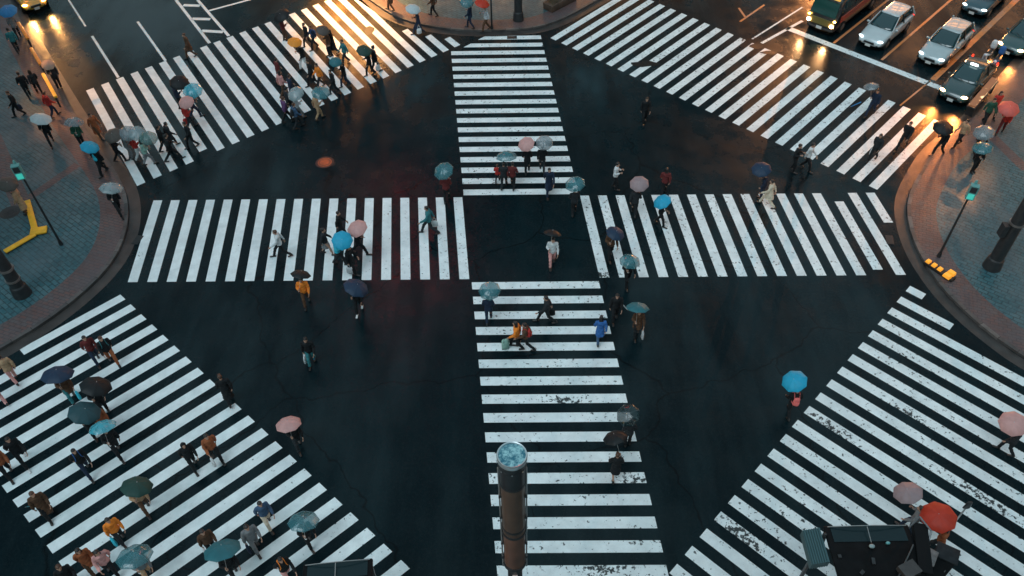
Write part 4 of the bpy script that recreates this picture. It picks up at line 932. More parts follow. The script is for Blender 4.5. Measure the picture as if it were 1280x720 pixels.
    mb = MB(); mb.box((0, .515*L, .36*k), (.33, .02, .165)); mb.build('number_plate', PLATE, e)
    mb = MB(); mb.box((0, .506*L, .585*k), (W*.36, .03, .03)); mb.build('grille_bar', CHROME, e)
    for s in (-1, 1):
        for t in (-.30, .315):
            mb = MB(); mb.cone((-s*.10,0,0), (s*.10,0,0), .31, .31, 20, (0,1,0)); wh = mb.build('wheel', TYRE, e); wh.location = (s*(hw-.09), t*L, .31)
            mb = MB(); mb.cone((0,0,0), (s*.012,0,0), .20, .17, 12, (0,1,0)); r = mb.build('rim', RIM, wh); r.location = (s*.10,0,0)
            mb = MB(); mb.cone((-s*.11,0,0), (s*.0,0,0), .36, .36, 20, (0,1,0)); a = mb.build('wheel_arch', TRIM, e); a.location = (s*(hw+.003), t*L, .34)
    for s in (-1, 1):
        mb = MB(); mb.tube([Vector((s*.12-.2, .245*L, .99*k)), Vector((s*.28+.05, .21*L, 1.05*k))], .010, 5); mb.build('wiper', TRIM, e)
        for y in (.03, -.22): mb = MB(); mb.box((s*(hw-.008), y*L, .80*k), (.03, .16, .03)); mb.build('door_handle', carpaint(*col), e)
    return tag(e, label, kind, 'vehicles waiting at the crossing')
WARM = (1, .50, .20)
white = ('white', (.42,.48,.50)); white2 = ('silver_white', (.34,.41,.43))
car(G(1083,62), 227, white, 'white estate car nearest the minibus behind the stop line', lamp=LAMPC, L=4.5)
car(G(1158,84), 227, white2, 'silvery white estate car second from the minibus behind the stop line', lamp=LAMPC, L=4.5)
TEAL = ('dark_teal', (.006,.035,.04)); BLK = ('black', (.008,.012,.015))
c = car(G(1185,131), 227, TEAL, 'dark teal taxi saloon with glowing headlights nearest the right pavement', wagon=False, L=4.5, lightw=(600, (1,.28,.06)), kind='taxi')
mb = MB(); mb.cone((-.16,0,0), (.16,0,0), (.07,.07), (.07,.07), 10, (0,1,0), rounded=2); s_ = mb.build('roof_lamp', mat('roof_lamp_lit', (.8,.8,.8), .3, emit=(.8,1,1), estr=1.5), c); s_.location = (0,.02*4.5,1.60)
car(G(1212,22), 227, ('deep_blue', (.008,.05,.07)), 'dark blue car with cool headlights behind the two white cars', lamp=LAMPC, L=4.4)
car(G(1256,72), 222, ('teal_black', (.008,.05,.055)), 'dark teal car at the right edge beside the scooter', lightw=(160, (1,.33,.08)), L=4.3)
# yellow cab at the top left comes towards the crossing
cb = car(G(49,16), -52, ('taxi_yellow', (.55,.30,.03)), 'yellow cab with amber headlights on the left far street', wagon=False, lamp=LAMPY, L=4.5, name='yellow_taxi', lightw=(350, (1,.45,.12)), kind='taxi')
# minibus
OL = ('olive', (.16,.13,.04)); DK = ('bus_black', (.012,.013,.016))
nose = G(1022,42); ang = 227; L = 6.5
e = empty('minibus', (nose.x-math.cos(R(ang))*L/2, nose.y-math.sin(R(ang))*L/2, 0), R(ang-90))
secs = []
for t, wf, zb, zt in [(-.5,.9,.4,2.4), (-.48,1,.3,2.55), (-.2,1,.28,2.6), (.2,1,.28,2.6), (.40,1,.28,2.58), (.445,.97,.28,2.48), (.465,.965,.28,1.75), (.485,.96,.28,1.25), (.50,.93,.3,.9), (.508,.88,.36,.6)]:
    a = 1.0*wf; half = [(0,zb),(a*.9,zb),(a,zb+.12),(a,(zb+zt)/2),(a*.96,zt-.16),(a*.84,zt-.03),(0,zt)]
    secs.append([(x, t*L, z) for x, z in half+[(-x, z) for x, z in half[-2:0:-1]]])
mb = MB(); mb.loft(secs); me = modded(mb, 'body', [('SUBSURF', dict(levels=1, render_levels=1))]); fix_normals(me); link('body', me, carpaint(*DK), e)
mb = MB(); mb.box((0, .482*L, 1.72), (1.66, .05, .92), rot=Matrix.Rotation(R(12), 3, 'X')); mb.build('windscreen', mat('bus_glass_green', (.01,.06,.05), .06, spec=.8), e)
mb = MB(); mb.box((0, .505*L, .86), (1.86, .10, .40), taper=.95); mb.build('front_panel', carpaint(*OL), e)
mb = MB(); mb.box((0, .462*L, 2.42), (1.5, .12, .20)); mb.build('destination_board', mat('amber_board', (.2,.12,.02), .4, emit=(1,.55,.12), estr=.35), e)
for s in (-1, 1):
    mb = MB(); mb.ell((0,0,0), (.14,.07,.11), 12, 8); h = mb.build('headlight', LAMPW, e); h.location = (s*.78, .52*L, .80)
    mb = MB(); mb.ell((0,0,0), (.09,.05,.07), 12, 8); h = mb.build('indicator', LAMPY, e); h.location = (s*.86, .505*L, 1.10)
    ld = bpy.data.lights.new('headlight_beam', 'SPOT'); ld.energy = 300; ld.color = WARM; ld.spot_size = R(60); ld.spot_blend = .8; ld.shadow_soft_size = .08
    lo = bpy.data.objects.new('headlight_beam', ld); COL.objects.link(lo); lo.parent = e; lo.location = (s*.78, .55*L, .80); lo.rotation_euler = (R(72), 0, 0)
    for k in range(4): mb = MB(); mb.box((s*.985, (.30-.22*k)*L, 1.85), (.05, 1.15, .68)); mb.build('side_window', CGLASS, e)
    mb = MB(); mb.box((s*.995, -.02*L, 1.05), (.05, L*.86, .40)); mb.build('side_stripe', carpaint('bus_red', (.50,.05,.02)), e)
    mb = MB(); mb.ell((0,0,0), (.07,.05,.16), 10, 8); m = mb.build('side_mirror', TRIM, e); m.location = (s*1.15, .475*L, 1.9)
    for t in (-.3, .33):
        mb = MB(); mb.cone((-s*.12,0,0), (s*.12,0,0), .38, .38, 20, (0,1,0)); wh = mb.build('wheel', TYRE, e); wh.location = (s*.90, t*L, .38)
        mb = MB(); mb.cone((0,0,0), (s*.012,0,0), .22, .19, 12, (0,1,0)); r = mb.build('rim', RIM, wh); r.location = (s*.12,0,0)
mb = MB(); mb.box((0, .519*L, .50), (.36,.02,.18)); mb.build('number_plate', PLATE, e)
mb = MB(); mb.box((0,-.1*L,2.66), (1.1,1.5,.16), taper=.85); mb.build('roof_unit', mat('roof_unit_grey', (.25,.26,.27), .5), e)
tag(e, 'black minibus with an olive yellow front and lit headlights behind the stop line', 'minibus', 'vehicles waiting at the crossing')
# second row: a red bodied van behind the minibus
car(G(1098,8)+Vector((-1.2,1.5,0)), 227, ('van_red', (.42,.05,.02)), 'red van mostly out of the picture between the minibus and the first white car', lamp=LAMPY, L=4.4, Hh=1.8, name='red_van', kind='van')
# scooters at the kerb
def scooter(p, ang, col, label):
    e = empty('scooter', (p.x, p.y, 0), R(ang-90))
    mb = MB(); mb.cone((0,-.55,.55), (0,-.05,.62), (.15,.16), (.13,.10), 12, (1,0,0), rounded=3); mb.cone((0,-.05,.30), (0,.35,.30), (.13,.04), (.12,.04), 10, (1,0,0), rounded=2); mb.cone((0,.38,.30), (0,.52,.88), (.17,.05), (.12,.06), 12, (1,0,0), rounded=2)
    me = modded(mb, 'body', [('REMESH', dict(mode='VOXEL', voxel_size=.025)), ('SMOOTH', dict(factor=.5, iterations=2))]); link('body', me, cloth(col), e)
    mb = MB(); mb.cone((0,-.60,.74), (0,-.02,.76), (.13,.05), (.12,.05), 12, (1,0,0), rounded=3); mb.build('seat', TRIM, e)
    for y in (-.62, .62):
        mb = MB(); mb.cone((-.05,0,0), (.05,0,0), .22, .22, 18, (0,1,0)); wh = mb.build('wheel', TYRE, e); wh.location = (0, y, .22)
        mb = MB(); mb.cone((-.055,0,0), (.055,0,0), .12, .12, 12, (0,1,0)); mb.build('rim', RIM, wh)
    mb = MB(); mb.tube([Vector((-.32,.42,1.02)), Vector((-.1,.50,.98)), Vector((.1,.50,.98)), Vector((.32,.42,1.02))], .018, 6); mb.build('handlebar', TRIM, e)
    mb = MB(); mb.cone((0,.50,.95), (0,.60,.30), .035, .03, 8); mb.build('fork', RIM, e)
    mb = MB(); mb.ell((0,.56,.86), (.09,.06,.09), 10, 8); mb.build('headlight', mat('scooter_lamp', (.7,.75,.8), .2), e)
    mb = MB(); mb.cone((0,-.74,.86), (0,-.74,1.12), (.19,.17), (.18,.16), 12, (1,0,0), rounded=2); mb.build('top_box', cloth(col), e)
    return tag(e, label, 'scooter', 'scooters by the right kerb')
scooter(G(1240,88), 232, 'blue', 'blue scooter parked at the kerb behind the dark taxi'); scooter(G(1229,80), 228, 'white', 'white scooter squeezed between the dark taxi and the blue scooter')

# ------------------------------------------------------------------ posts, signals, street furniture
DPOST = mat('dark_post_paint', (.018,.020,.022), .5, var=.3, vscale=5, bump=.2); AMBER = mat('amber_yellow_paint', (.85,.42,.015), .5, var=.15, vscale=3, emit=(1,.42,.01), estr=.0)
SIGT = mat('green_signal_lit', (.06,.35,.30), .3, emit=(.05,.6,.48), estr=.25); SIGD = mat('signal_housing', (.10,.28,.27), .45); SIGR = mat('red_signal_lit', (.3,.02,.01), .3, emit=(1,.03,.01), estr=6)
def signal_post(base, h, rz, label, green=True):
    e = empty('signal_post', (base.x, base.y, .12), rz); mb = MB(); mb.cone((0,0,0), (0,0,h), .06, .04, 12); mb.build('pole', DPOST, e)
    mb = MB(); mb.cone((0,0,0), (0,0,.25), .10, .08, 12); mb.build('base', DPOST, e)
    mb = MB(); mb.box((0,-.16,h-.35), (.34,.26,.72)); hd = mb.build('signal_head', SIGD, e, smooth=False)
    for z, m in ((.18, DPOST), (-.17, SIGT)):
        mb = MB(); mb.box((0,-.30,h-.35+z), (.25,.03,.27)); mb.build('lamp', m, hd, smooth=False)
    mb = MB(); mb.cone((0,0,h), (0,0,h+.12), (.08,.08), (.05,.05), 12, rounded=2); mb.build('cap', SIGD if green else DPOST, e)
    return tag(e, label, 'signal', 'pedestrian signals on thin posts')
signal_post(G(78,308), 4.9, R(20), 'thin signal post with a glowing teal head on the left pavement'); signal_post(G(1172,323), 4.35, R(-25), 'thin signal post with a glowing green head on the right pavement')
signal_post(G(615,38), 4.6, R(160), 'thin dark signal post on the far kerb beside the red umbrella')
def column(base, h, r, label, lean=None):
    e = empty('street_column', (base.x, base.y, .12)); mb = MB(); mb.cone((0,0,0), (0,0,h), r, r*.72, 20); mb.build('shaft', DPOST, e)
    mb = MB(); mb.cone((0,0,0), (0,0,.55), r*1.35, r*1.15, 20); mb.cone((0,0,.55), (0,0,.62), r*1.15, r, 20); mb.build('foot', DPOST, e)
    for z in (h*.28, h*.47):
        mb = MB(); mb.cone((0,0,z), (0,0,z+.09), r*1.08, r*1.08, 20); mb.build('clamp', mat('clamp_metal', (.3,.26,.24), .35, metal=.8), e)
    mb = MB(); mb.box((-r-.12,0,2.3), (.22,.34,.62)); mb.build('control_box', DPOST, e, smooth=False)
    mb = MB(); mb.cone((0,0,h), (0,0,h+.25), r*.8, r*.3, 16, rounded=2); mb.build('cap', DPOST, e)
    return tag(e, label, 'column', 'thick dark street columns')
column(G(30,370), 3.4, .30, 'thick dark street column on the left pavement below the yellow barrier')
column(G(1238,336), 9.5, .30, 'thick dark street column leaning out of view on the right pavement')
column(G(648,27), 9.5, .27, 'thick dark street column at the far kerb left of the planter')
# yellow barrier on the left pavement
def block(parent, name, a, b, wd, z0, z1, m):
    a, b = Vector((a[0], a[1], 0)), Vector((b[0], b[1], 0)); d = b-a; mb = MB(); c = (a+b)/2
    mb.box((c.x, c.y, (z0+z1)/2), (d.length, wd, z1-z0), math.atan2(d.y, d.x)); me = modded(mb, name, [('BEVEL', dict(width=.03, segments=2))]); return link(name, me, m, parent)
o = G(48,292,.2); e = empty('crowd_barrier', (o.x, o.y, .13)); O = Vector((o.x, o.y, 0))
for a, b, nm in [((34,251),(44,288),'rail'), ((44,293),(6,315),'rail'), ((38,291),(59,287),'joint')]:
    p, q_ = G(*a, .2)-O, G(*b, .2)-O; block(e, nm, p, q_, (.30 if nm == 'rail' else .5), (.05 if nm == 'rail' else .04), (.13 if nm == 'rail' else .15), AMBER)
    if nm == 'rail':
        for t in (.12, .88): r = p.lerp(q_, t); mb = MB(); mb.box((r.x, r.y, .03), (.14,.36,.06)); mb.build('foot', mat('rubber_foot', (.03,.02,.015), .7), e, smooth=False)
tag(e, 'bright amber angled barrier on the left pavement', 'barrier')
# kerb guard with amber lamps on the right
a, b = G(1156,331), G(1189,353); o = (a+b)/2; ang = math.atan2(b.y-a.y, b.x-a.x); e = empty('kerb_guard', (o.x, o.y, .13), ang); LL = (b-a).length
mb = MB(); mb.box((0,0,.06), (LL+.1,.34,.12), taper=.96); mb.build('base', TRIM, e, smooth=False)
AMB2 = mat('amber_reflector', (.9,.36,.03), .3, emit=(1,.38,.04), estr=.25)
for x in (-.44, -.22, .0): mb = MB(); mb.box((x*LL,0,.17), (.2,.22,.10), taper=.85); mb.build('reflector', AMB2, e, smooth=False)
for y in (-.14, .18): mb = MB(); mb.box((LL*.33,y,.19), (.34,.24,.14), taper=.85); mb.build('end_block', AMB2, e, smooth=False)
tag(e, 'low black kerb guard with amber blocks on the right pavement edge', 'kerb guard')
# guard rails of the left street
RAILM = mat('orange_rail', (.80,.27,.03), .45, var=.2, vscale=3); RAILY = mat('yellow_rail', (.80,.46,.04), .45, var=.2, vscale=3)
def rail(a, b, m, label):
    a, b = G(*a, .7), G(*b, .7); o = (a+b)/2; an = math.atan2(b.y-a.y, b.x-a.x); LL = (b-a).length; e = empty('guard_rail', (o.x, o.y, .12), an)
    mb = MB(); mb.box((0,0,.72), (LL,.20,.14)); link('rail', modded(mb, 'rail', [('BEVEL', dict(width=.03, segments=2))]), m, e)
    mb = MB(); mb.box((0,0,.42), (LL,.05,.08)); mb.build('lower_bar', DPOST, e, smooth=False)
    for k in range(int(LL//1.2)+2):
        mb = MB(); mb.cone((0,0,0), (0,0,.72), .045, .045, 8); p = mb.build('post', DPOST, e); p.location = ((k/(int(LL//1.2)+1)-.5)*(LL-.2),0,0)
    return tag(e, label, 'guard rail', 'guard rails along the left street')
rail((24,31),(36,51), RAILM, 'uppermost orange guard rail on the left street kerb'); rail((40,63),(52,83), RAILM, 'middle orange guard rail on the left street kerb')
rail((55,95),(71,124), RAILY, 'long yellow guard rail ending behind the red jacket')
# manholes
def manhole(p, z, m, ring, label):
    e = empty('manhole_cover', (p.x, p.y, z)); mb = MB(); mb.cone((0,0,0), (0,0,.012), .37, .37, 28); mb.build('lid', m, e)
    mb = MB(); n = 28; vs = [(r*math.cos(2*math.pi*i/n), r*math.sin(2*math.pi*i/n), .006) for r in (.375, .50) for i in range(n)]; mb.add(vs, [(i, (i+1) % n, n+(i+1) % n, n+i) for i in range(n)]); me = mb.mesh('rim', False); fix_normals(me); link('rim', me, ring, e)
    mb = MB(); vs = [(r*math.cos(2*math.pi*i/n), r*math.sin(2*math.pi*i/n), .0145) for r in (.27, .31) for i in range(n)]; mb.add(vs, [(i, (i+1) % n, n+(i+1) % n, n+i) for i in range(n)]); me = mb.mesh('groove', False); fix_normals(me); link('groove', me, TRIM, e)
    for k in range(-2, 3): mb = MB(); mb.box((0, k*.09, .014), (.46-.05*abs(k)*abs(k), .02, .008)); mb.build('rib', m, e, smooth=False)
    return tag(e, label, 'manhole cover')
manhole(G(406,203), .003, mat('orange_cast_iron', (.48,.095,.03), .42, metal=.1, var=.5, vscale=9), mat('brown_ring', (.05,.012,.008), .5, var=.4, vscale=8), 'orange brown manhole cover on the left far asphalt')  # lid in mottled orange, ring in dark brown
manhole(G(14,268), .133, mat('dark_cast_iron', (.03,.032,.035), .4, metal=.4, var=.3, vscale=12), TRIM, 'dark manhole cover at the left edge of the pavement')

# ---- the lamp column close to the viewpoint
T = G(640,572,13.0); r = .285
e = empty('lamp_column', (T.x, T.y, .12))
BRN = mat('brown_glass_panel', (.10,.058,.038), .3, var=.3, vscale=2); BLKM = mat('black_metal', (.02,.02,.022), .35, var=.3, vscale=6)
mb = MB(); mb.cone((0,0,0), (0,0,10.1), r*.62, r*.62, 28); mb.build('lower_shaft', BLKM, e)
mb = MB(); mb.cone((0,0,8.4), (0,0,9.9), r*.86, r*.86, 28); mb.build('lower_panel', mat('reddish_brown_panel', (.16,.075,.048), .3, var=.35, vscale=1.5), e)
mb = MB(); mb.cone((0,0,9.95), (0,0,12.0), r*.90, r*.90, 28); mb.build('upper_panel', BRN, e)
for z, q_ in ((8.35,.98), (9.92,.97), (10.15,.93), (12.0,.98), (12.62,1.0)):
    mb = MB(); mb.cone((0,0,z), (0,0,z+.07), r*q_, r*q_, 28); mb.build('band', BLKM, e)
mb = MB(); mb.cone((0,0,12.07), (0,0,12.85), r*.95, r*.98, 28); mb.build('head', BLKM, e)
mb = MB(); nn = 36; rings = [[(a*r*math.cos(2*math.pi*i/nn), a*r*math.sin(2*math.pi*i/nn), z) for i in range(nn)] for a, z in ((.96,12.90),(1.06,12.88),(1.07,12.97),(1.03,13.0),(.95,12.99),(.95,12.92))]; mb.loft(rings, False); mb.build('rim', mat('pale_steel', (.45,.5,.52), .3, metal=.6), e)
LID = mat('lamp_lid', (.05,.40,.50), .25)
n = LID.node_tree; p = n.nodes['Principled BSDF']; tc = N(n, 'ShaderNodeTexCoord').outputs['Object']; z1 = noise(n, tc, 9, 5, .7)
n.links.new(mixc(n, mrange(n, z1, .42, .6, 0, 1), (.02,.11,.15), (.24,.38,.41)), p.inputs['Base Color'])
p.inputs['Emission Strength'].default_value = .05; n.links.new(mixc(n, mrange(n, z1, .42, .6, 0, 1), (.0,.1,.2), (.25,.9,1.0)), p.inputs['Emission Color'])
mb = MB(); mb.cone((0,0,12.93), (0,0,12.965), r*.95, r*.95, 32); mb.build('lid', LID, e)
for s in (-1, 1): mb = MB(); mb.tube([Vector((s*r*.97,-.05,8.2)), Vector((s*r*.99,-.05,12.6))], .018, 6); mb.build('conduit', mat('pale_conduit', (.32,.32,.32), .4, metal=.5), e)
for zz in (8.7, 9.4, 10.6, 11.5):
    for s in (-1, 1): mb = MB(); mb.box((s*r*.95,-.05,zz), (.06,.09,.05)); mb.build('clip', BLKM, e, smooth=False)
for k in range(8): mb = MB(); t = 2*math.pi*k/8; mb.cone((r*1.05*math.cos(t), r*1.05*math.sin(t), 12.7), (r*1.09*math.cos(t), r*1.09*math.sin(t), 12.7), .018, .018, 6); mb.build('bolt', STEEL, e)
mb = MB(); mb.box((0,-r*.7,7.85), (.12,.10,.22)); mb.build('sticker_plate', mat('pink_plate', (.75,.55,.5), .5), e, smooth=False)
tag(e, 'tall brown and black lamp column with a lit turquoise top close to the viewer', 'lamp column')

# ---- roofs of the two shelters on the near corner
def shelter(A, B, h, depth, label, ribbed):
    """A, B: left and right front corners of the roof"""
    A, B = Vector(A), Vector(B); o = (A+B)/2; an = math.atan2(B.y-A.y, B.x-A.x); W = (B-A).xy.length; e = empty('street_shelter', (o.x, o.y, .12), an); z = h-.12
    mb = MB(); mb.box((0,-depth/2,z-.06), (W,depth,.12)); link('roof', modded(mb, 'roof', [('BEVEL', dict(width=.05, segments=3))]), mat('black_roof', (.006,.007,.008), .5, spec=.08, var=.3, vscale=3), e)
    mb = MB(); pts = [Vector((W*(-.46+.92*k/12), -.10-.06*math.sin(math.pi*k/12)+.03, z+.05+.16*math.sin(math.pi*k/12))) for k in range(13)]; mb.tube(pts, .014, 6); mb.build('curved_rod', mat('pale_conduit', (.32,.32,.32), .4, metal=.5), e)
    mb = MB(); mb.cone((W*-.02,-.14,z+.18), (W*-.02,-.62,z+.10), .012, .012, 6); st_ = mb.build('stay', mat('pale_conduit', (.3,.3,.3), .4), e)
    mb = MB(); mb.ell((0,0,0), (.09,.07,.05), 12, 8); d = mb.build('bracket', mat('pale_plastic', (.25,.32,.33), .5), e); d.location = (W*-.02,-.72,z+.06)
    mb = MB(); mb.ell((0,0,0), (.07,.05,.05), 10, 8); d = mb.build('bracket', mat('pale_teal_plastic', (.12,.36,.38), .5), e); d.location = (W*.18,-.62,z+.04)
    mb = MB(); mb.box((0,-.30,z+.012), (W*.86,.50,.02)); mb.build('glass_strip', mat('dark_teal_glass', (.004,.016,.02), .2, spec=.3), e, smooth=False)
    for s in (-1, 1):
        for y in (-.15, -depth+.15): mb = MB(); mb.box((s*(W/2-.08), y, (z-.12)/2), (.09,.09,z-.12)); mb.build('post', BLKM, e, smooth=False)
    for k in range(5):
        x = W*(-.42+.19*k+.05*math.sin(k*3)); mb = MB(); mb.box((x,-1.0-.17*((k*3)%5),z+.02), (.10+.05*(k%3),.10,.05), k*.7); mb.build('roof_clip', BLKM, e, smooth=False)
    mb = MB(); pts = [Vector((W*(.46-.10*k), -.7-.33*k, z+.05+.03*math.sin(k*2))) for k in range(7)]; mb.tube(pts, .022, 6); mb.build('cable', mat('dull_cable', (.06,.065,.068), .5), e)
    mb = MB(); mb.box((W*.30,-1.5,z+.10), (.55,.42,.20), R(24)); mb.build('roof_box', mat('roof_box_grey', (.045,.042,.042), .5, var=.3, vscale=5), e, smooth=False)
    if ribbed:
        mb = MB(); mb.tube([Vector((W*.5,-.1,z-.1)), Vector((W*.62,.10,z+.25)), Vector((W*.72,-.3,z+.1)), Vector((W*.6,-.9,z-.2))], .03, 8); mb.build('bracket_arm', mat('dull_steel', (.16,.17,.18), .4, metal=.5), e)
        mb = MB(); mb.box((W*.56,-.8,z-.05), (.4,1.6,.25), R(-14)); mb.build('side_flap', mat('matt_black_flap', (.008,.009,.010), .7, spec=.1), e, smooth=False)
        RB = mat('ribbed_metal', (.06,.12,.13), .4, metal=.4)
        mb = MB(); n = 15
        for k in range(n):
            x0 = -W/2-.55+.5*k/n; mb.box((x0, -.55, z-.45+.03*(k % 2)+.012*k), (.5/n, 1.1, .30)); 
        mb.build('ribbed_side_panel', RB, e, smooth=False)
        mb = MB(); mb.cone((-W/2-.02,-.30,z-.6), (-W/2-.02,-.30,z+.02), (.10,.10), (.05,.05), 10, rounded=2); mb.build('side_lamp', BLKM, e)
    return tag(e, label, 'shelter', 'black shelter roofs at the near corner')
shelter(G(379,705,3.2), G(466,697,3.2), 3.2, 3.0, 'black shelter roof with a curved rod at the bottom edge left of the lamp column', False)
shelter(G(1029,657,3.6), G(1135,655,3.6), 3.6, 3.2, 'large black shelter roof with a ribbed metal side at the lower right', True)
C['dgrey'] = (.10,.095,.095)
def cabinet(px, py, h, rz, col, label, cat='cabinet'):
    p = G(px, py, h); e = empty('utility_cabinet', (p.x, p.y, .12), rz); m = mat('cabinet_'+col, C[col], .7, var=.3, vscale=4, spec=.15)
    mb = MB(); mb.box((0,0,(h-.12)/2), (.62,.5,h-.12)); link('housing', modded(mb, 'housing', [('BEVEL', dict(width=.03, segments=2))]), m, e)
    mb = MB(); mb.box((0,0,h-.12+.03), (.7,.58,.06)); link('lid', modded(mb, 'lid', [('BEVEL', dict(width=.02, segments=2))]), mat('cabinet_lid_'+col, tuple(min(1, c*1.5+.008) for c in C[col]), .7, spec=.15, var=.3), e)
    mb = MB(); mb.box((0,-.262,h*.5), (.5,.02,h*.7)); mb.build('door', m, e, smooth=False)
    mb = MB(); mb.cone((.18,-.28,h*.5), (.18,-.28,h*.5+.12), .012, .012, 6); mb.build('handle', STEEL, e)
    return tag(e, label, cat)
cabinet(1156,693,1.8,R(-35),'dgrey','grey utility cabinet with a pale lid beside the large shelter roof'); cabinet(1184,692,1.5,R(-30),'black','dark utility cabinet at the lower right next to the grey one')
# bollard with a wire by the red umbrella
p = G(1194,652); e = empty('signpost', (p.x, p.y, 0)); mb = MB(); mb.cone((0,0,0), (0,0,1.1), .03, .025, 8); mb.build('pole', STEEL, e); mb = MB(); mb.cone((0,0,1.0), (0,0,1.35), (.14,.05), (.10,.04), 10, rounded=2); mb.build('head', BLKM, e)
tag(e, 'thin post with a small dark head right of the red umbrella', 'post')
# illuminated sign at the right kerb
a, b = G(1214,134,.8), G(1243,100,.8); o = (a+b)/2; an = math.atan2(b.y-a.y, b.x-a.x); LL = (b-a).length
e = empty('lit_sign_board', (o.x, o.y, .12), an)
SG = mat('sign_face_lit', (.10,.06,.04), .4); n = SG.node_tree; p = n.nodes['Principled BSDF']; tc = N(n, 'ShaderNodeTexCoord').outputs['Object']
wv = N(n, 'ShaderNodeTexWave', wave_type='RINGS'); wv.inputs['Scale'].default_value = 1.6; wv.inputs['Distortion'].default_value = 6; n.links.new(tc, wv.inputs['Vector'])
p.inputs['Emission Strength'].default_value = .8; n.links.new(mixc(n, mrange(n, wv.outputs[0], .6, .9, 0, 1), (.10,.035,.012), (1.0,.60,.30)), p.inputs['Emission Color'])
mb = MB(); mb.box((0,0,.75), (LL,.36,.10)); mb.build('face', SG, e, smooth=False)
mb = MB(); mb.box((0,0,.66), (LL+.1,.46,.08)); mb.build('frame', DPOST, e, smooth=False)
for s in (-1, 1): mb = MB(); mb.box((s*LL*.42,0,.31), (.08,.4,.62)); mb.build('leg', DPOST, e, smooth=False)
tag(e, 'warmly lit slanting sign panel between the taxi and the right pavement', 'sign')
# planter on the far pavement
p = G(700,8); e = empty('planter', (p.x, p.y, .12), R(45)); mb = MB(); mb.box((0,0,.25), (2.4,.8,.5), taper=1.05); link('trough', modded(mb, 'trough', [('BEVEL', dict(width=.03, segments=2))]), mat('planter_brown', (.08,.05,.035), .6, var=.3, vscale=4), e)
mb = MB(); rnd = random.Random(3)
for k in range(900):
    c = Vector((rnd.uniform(-1.15,1.15), rnd.uniform(-.38,.38), .5+abs(rnd.gauss(0,.18)))); q_ = Matrix.Rotation(rnd.uniform(0,6.3), 3, 'Z') @ Matrix.Rotation(rnd.uniform(-1,1), 3, 'X')
    mb.add([c+q_@Vector(v) for v in ((-.03,0,0),(0,-.02,.01),(.06,0,0),(0,.02,.01))], [(0,1,2,3)])
mb.build('shrubs', mat('planter_leaves', (.05,.05,.025), .6, var=.4, vscale=3), e, smooth=False)
tag(e, 'brown planter with low shrubs on the far pavement right of the column', 'planter')

# ------------------------------------------------------------------ street lamps whose light falls on the wet road
def street_lamp(p, h, arm, rz, energy, col, label, tgt, size=R(70)):
    e = empty('street_lamp', (p[0], p[1], .12), rz); mb = MB(); mb.cone((0,0,0), (0,0,h), .11, .07, 14); mb.build('pole', DPOST, e)
    mb = MB(); mb.tube([Vector((0,0,h)), Vector((arm*.5,0,h+.35)), Vector((arm,0,h+.4))], .045, 8); mb.build('arm', DPOST, e)
    mb = MB(); mb.cone((arm-.1,0,h+.36), (arm+.6,0,h+.38), (.12,.07), (.14,.06), 12, (0,1,0), rounded=2); hd = mb.build('lamp_head', DPOST, e)
    m = mat('street_lamp_glow', (1,.6,.3), .3, emit=(1,.45,.14), estr=30); mb = MB(); mb.ell((arm+.25,0,h+.29), (.28,.11,.03), 12, 6); mb.build('lens', m, hd)
    ld = bpy.data.lights.new('street_lamp_light', 'SPOT'); ld.energy = energy; ld.color = col; ld.spot_size = size; ld.spot_blend = 1.0; ld.shadow_soft_size = .15
    lo = bpy.data.objects.new('street_lamp_light', ld); COL.objects.link(lo); wp = Matrix.Translation(e.location) @ Matrix.Rotation(rz, 4, 'Z') @ Vector((arm+.25,0,h+.2)); lo.location = wp
    lo.rotation_euler = (Vector(tgt)-wp).to_track_quat('-Z', 'Y').to_euler()
    return tag(e, label, 'street lamp', 'street lamps round the crossing')
WL = (1.0, .46, .15)
g1 = G(445,12); street_lamp((-10.6,25.5), 7.5, 1.6, R(215), 11000, WL, 'street lamp above the far end of the crowded crossing', (g1.x, g1.y, 0), R(58))
g2 = G(112,125); street_lamp((-34.5,12.5), 6.5, 1.8, R(-30), 1800, (1,.38,.10), 'street lamp on the left pavement', (g2.x, g2.y, 0), R(48))
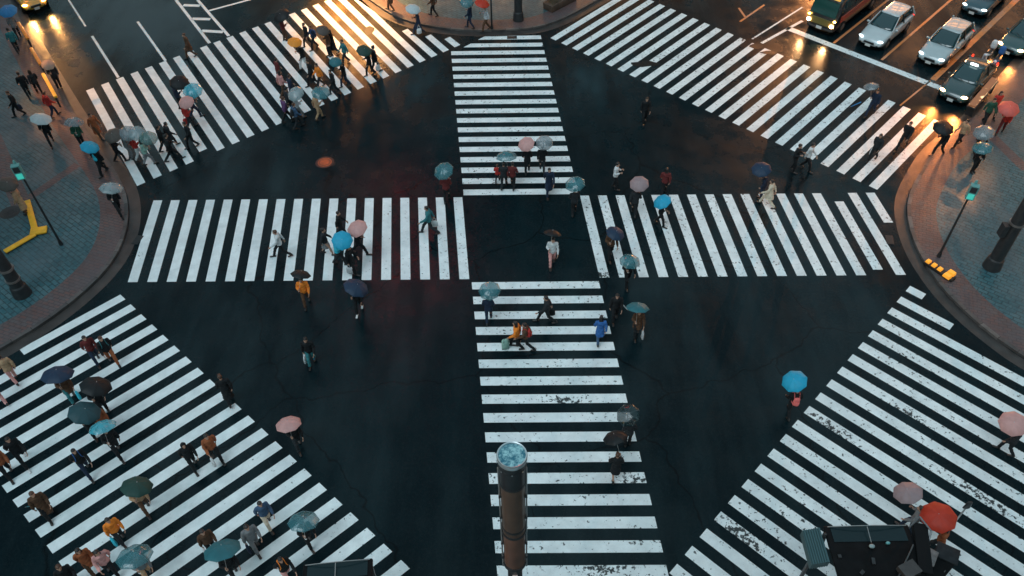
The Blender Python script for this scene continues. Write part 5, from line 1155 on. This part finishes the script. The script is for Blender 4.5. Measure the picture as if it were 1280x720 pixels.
g3 = G(1150,205); street_lamp((29.0,6.5), 6.5, 1.5, R(200), 800, (1,.36,.09), 'street lamp on the right pavement', (g3.x, g3.y, 0), R(52))
g4 = G(1170,40); street_lamp((31.5,50.5), 8, 1.8, R(-60), 30000, (1,.36,.10), 'street lamp beyond the waiting cars', (g4.x, g4.y, 0), R(60))

# ---- unseen lit signs, added to the facades so their glow reflects in wet asphalt
def added_sign(c, size, rz, col, strength, label, nrm=Vector((0,-1,0))):
    e = empty('added_sign', c, rz); mb = MB(); mb.box((0,.1,0), (size[0]+.3,.35,size[1]+.3)); mb.build('frame', DPOST, e, smooth=False)
    mb = MB(); mb.box((0,-.1,0), (size[0],.12,size[1])); mb.build('face', mat('sign_glow_%d' % int(c[0]*10+c[2]), col, .4, emit=col, estr=strength), e, smooth=False)
    return tag(e, label, 'sign', 'unseen lit signs added to the facades')
ang = math.atan2(30.5,-27)
added_sign((-14.6,31.3,7.6), (5.0,3.2), ang+math.pi, (1.0,.33,.06), 18, 'unseen wide orange sign added for its glow on the left face of the far office block')
added_sign((-11.2,25.0,28.5), (1.1,13), R(-12), (1.0,.05,.03), 9, 'unseen tall red sign added for its glow on the corner of the far office block')
added_sign((-37.5,24.5,12.5), (1.4,2.6), R(28), (1.0,.26,.05), 10, 'unseen orange sign added for its glow high on the corner of the left office block')

for (px, py, lab) in [((172),(300),'drain grate in the gutter beside the left pavement curve'), (1112,300,'drain grate in the gutter beside the right pavement curve'), (640,47,'drain grate in the gutter below the far kerb')]:
    g = G(px, py); e = empty('drain_grate', (g.x, g.y, .005), R(80 if px != 640 else 0)); mb = MB(); mb.box((0,0,.008), (.62,.34,.012)); mb.build('frame', TRIM, e, smooth=False)
    for k in range(7): mb = MB(); mb.box((-.24+.08*k,0,.018), (.03,.28,.012)); mb.build('slot', mat('drain_bar', (.07,.07,.07), .4, metal=.6), e, smooth=False)
    tag(e, lab, 'drain')

added_sign((-43.9,33.9,13.5), (3.0,3.4), math.atan2(34.5,-17.5)+math.pi, (1.0,.17,.08), 16, 'unseen square red sign added for its glow on the street face of the left office block')  # another unseen sign, added to redden the left street
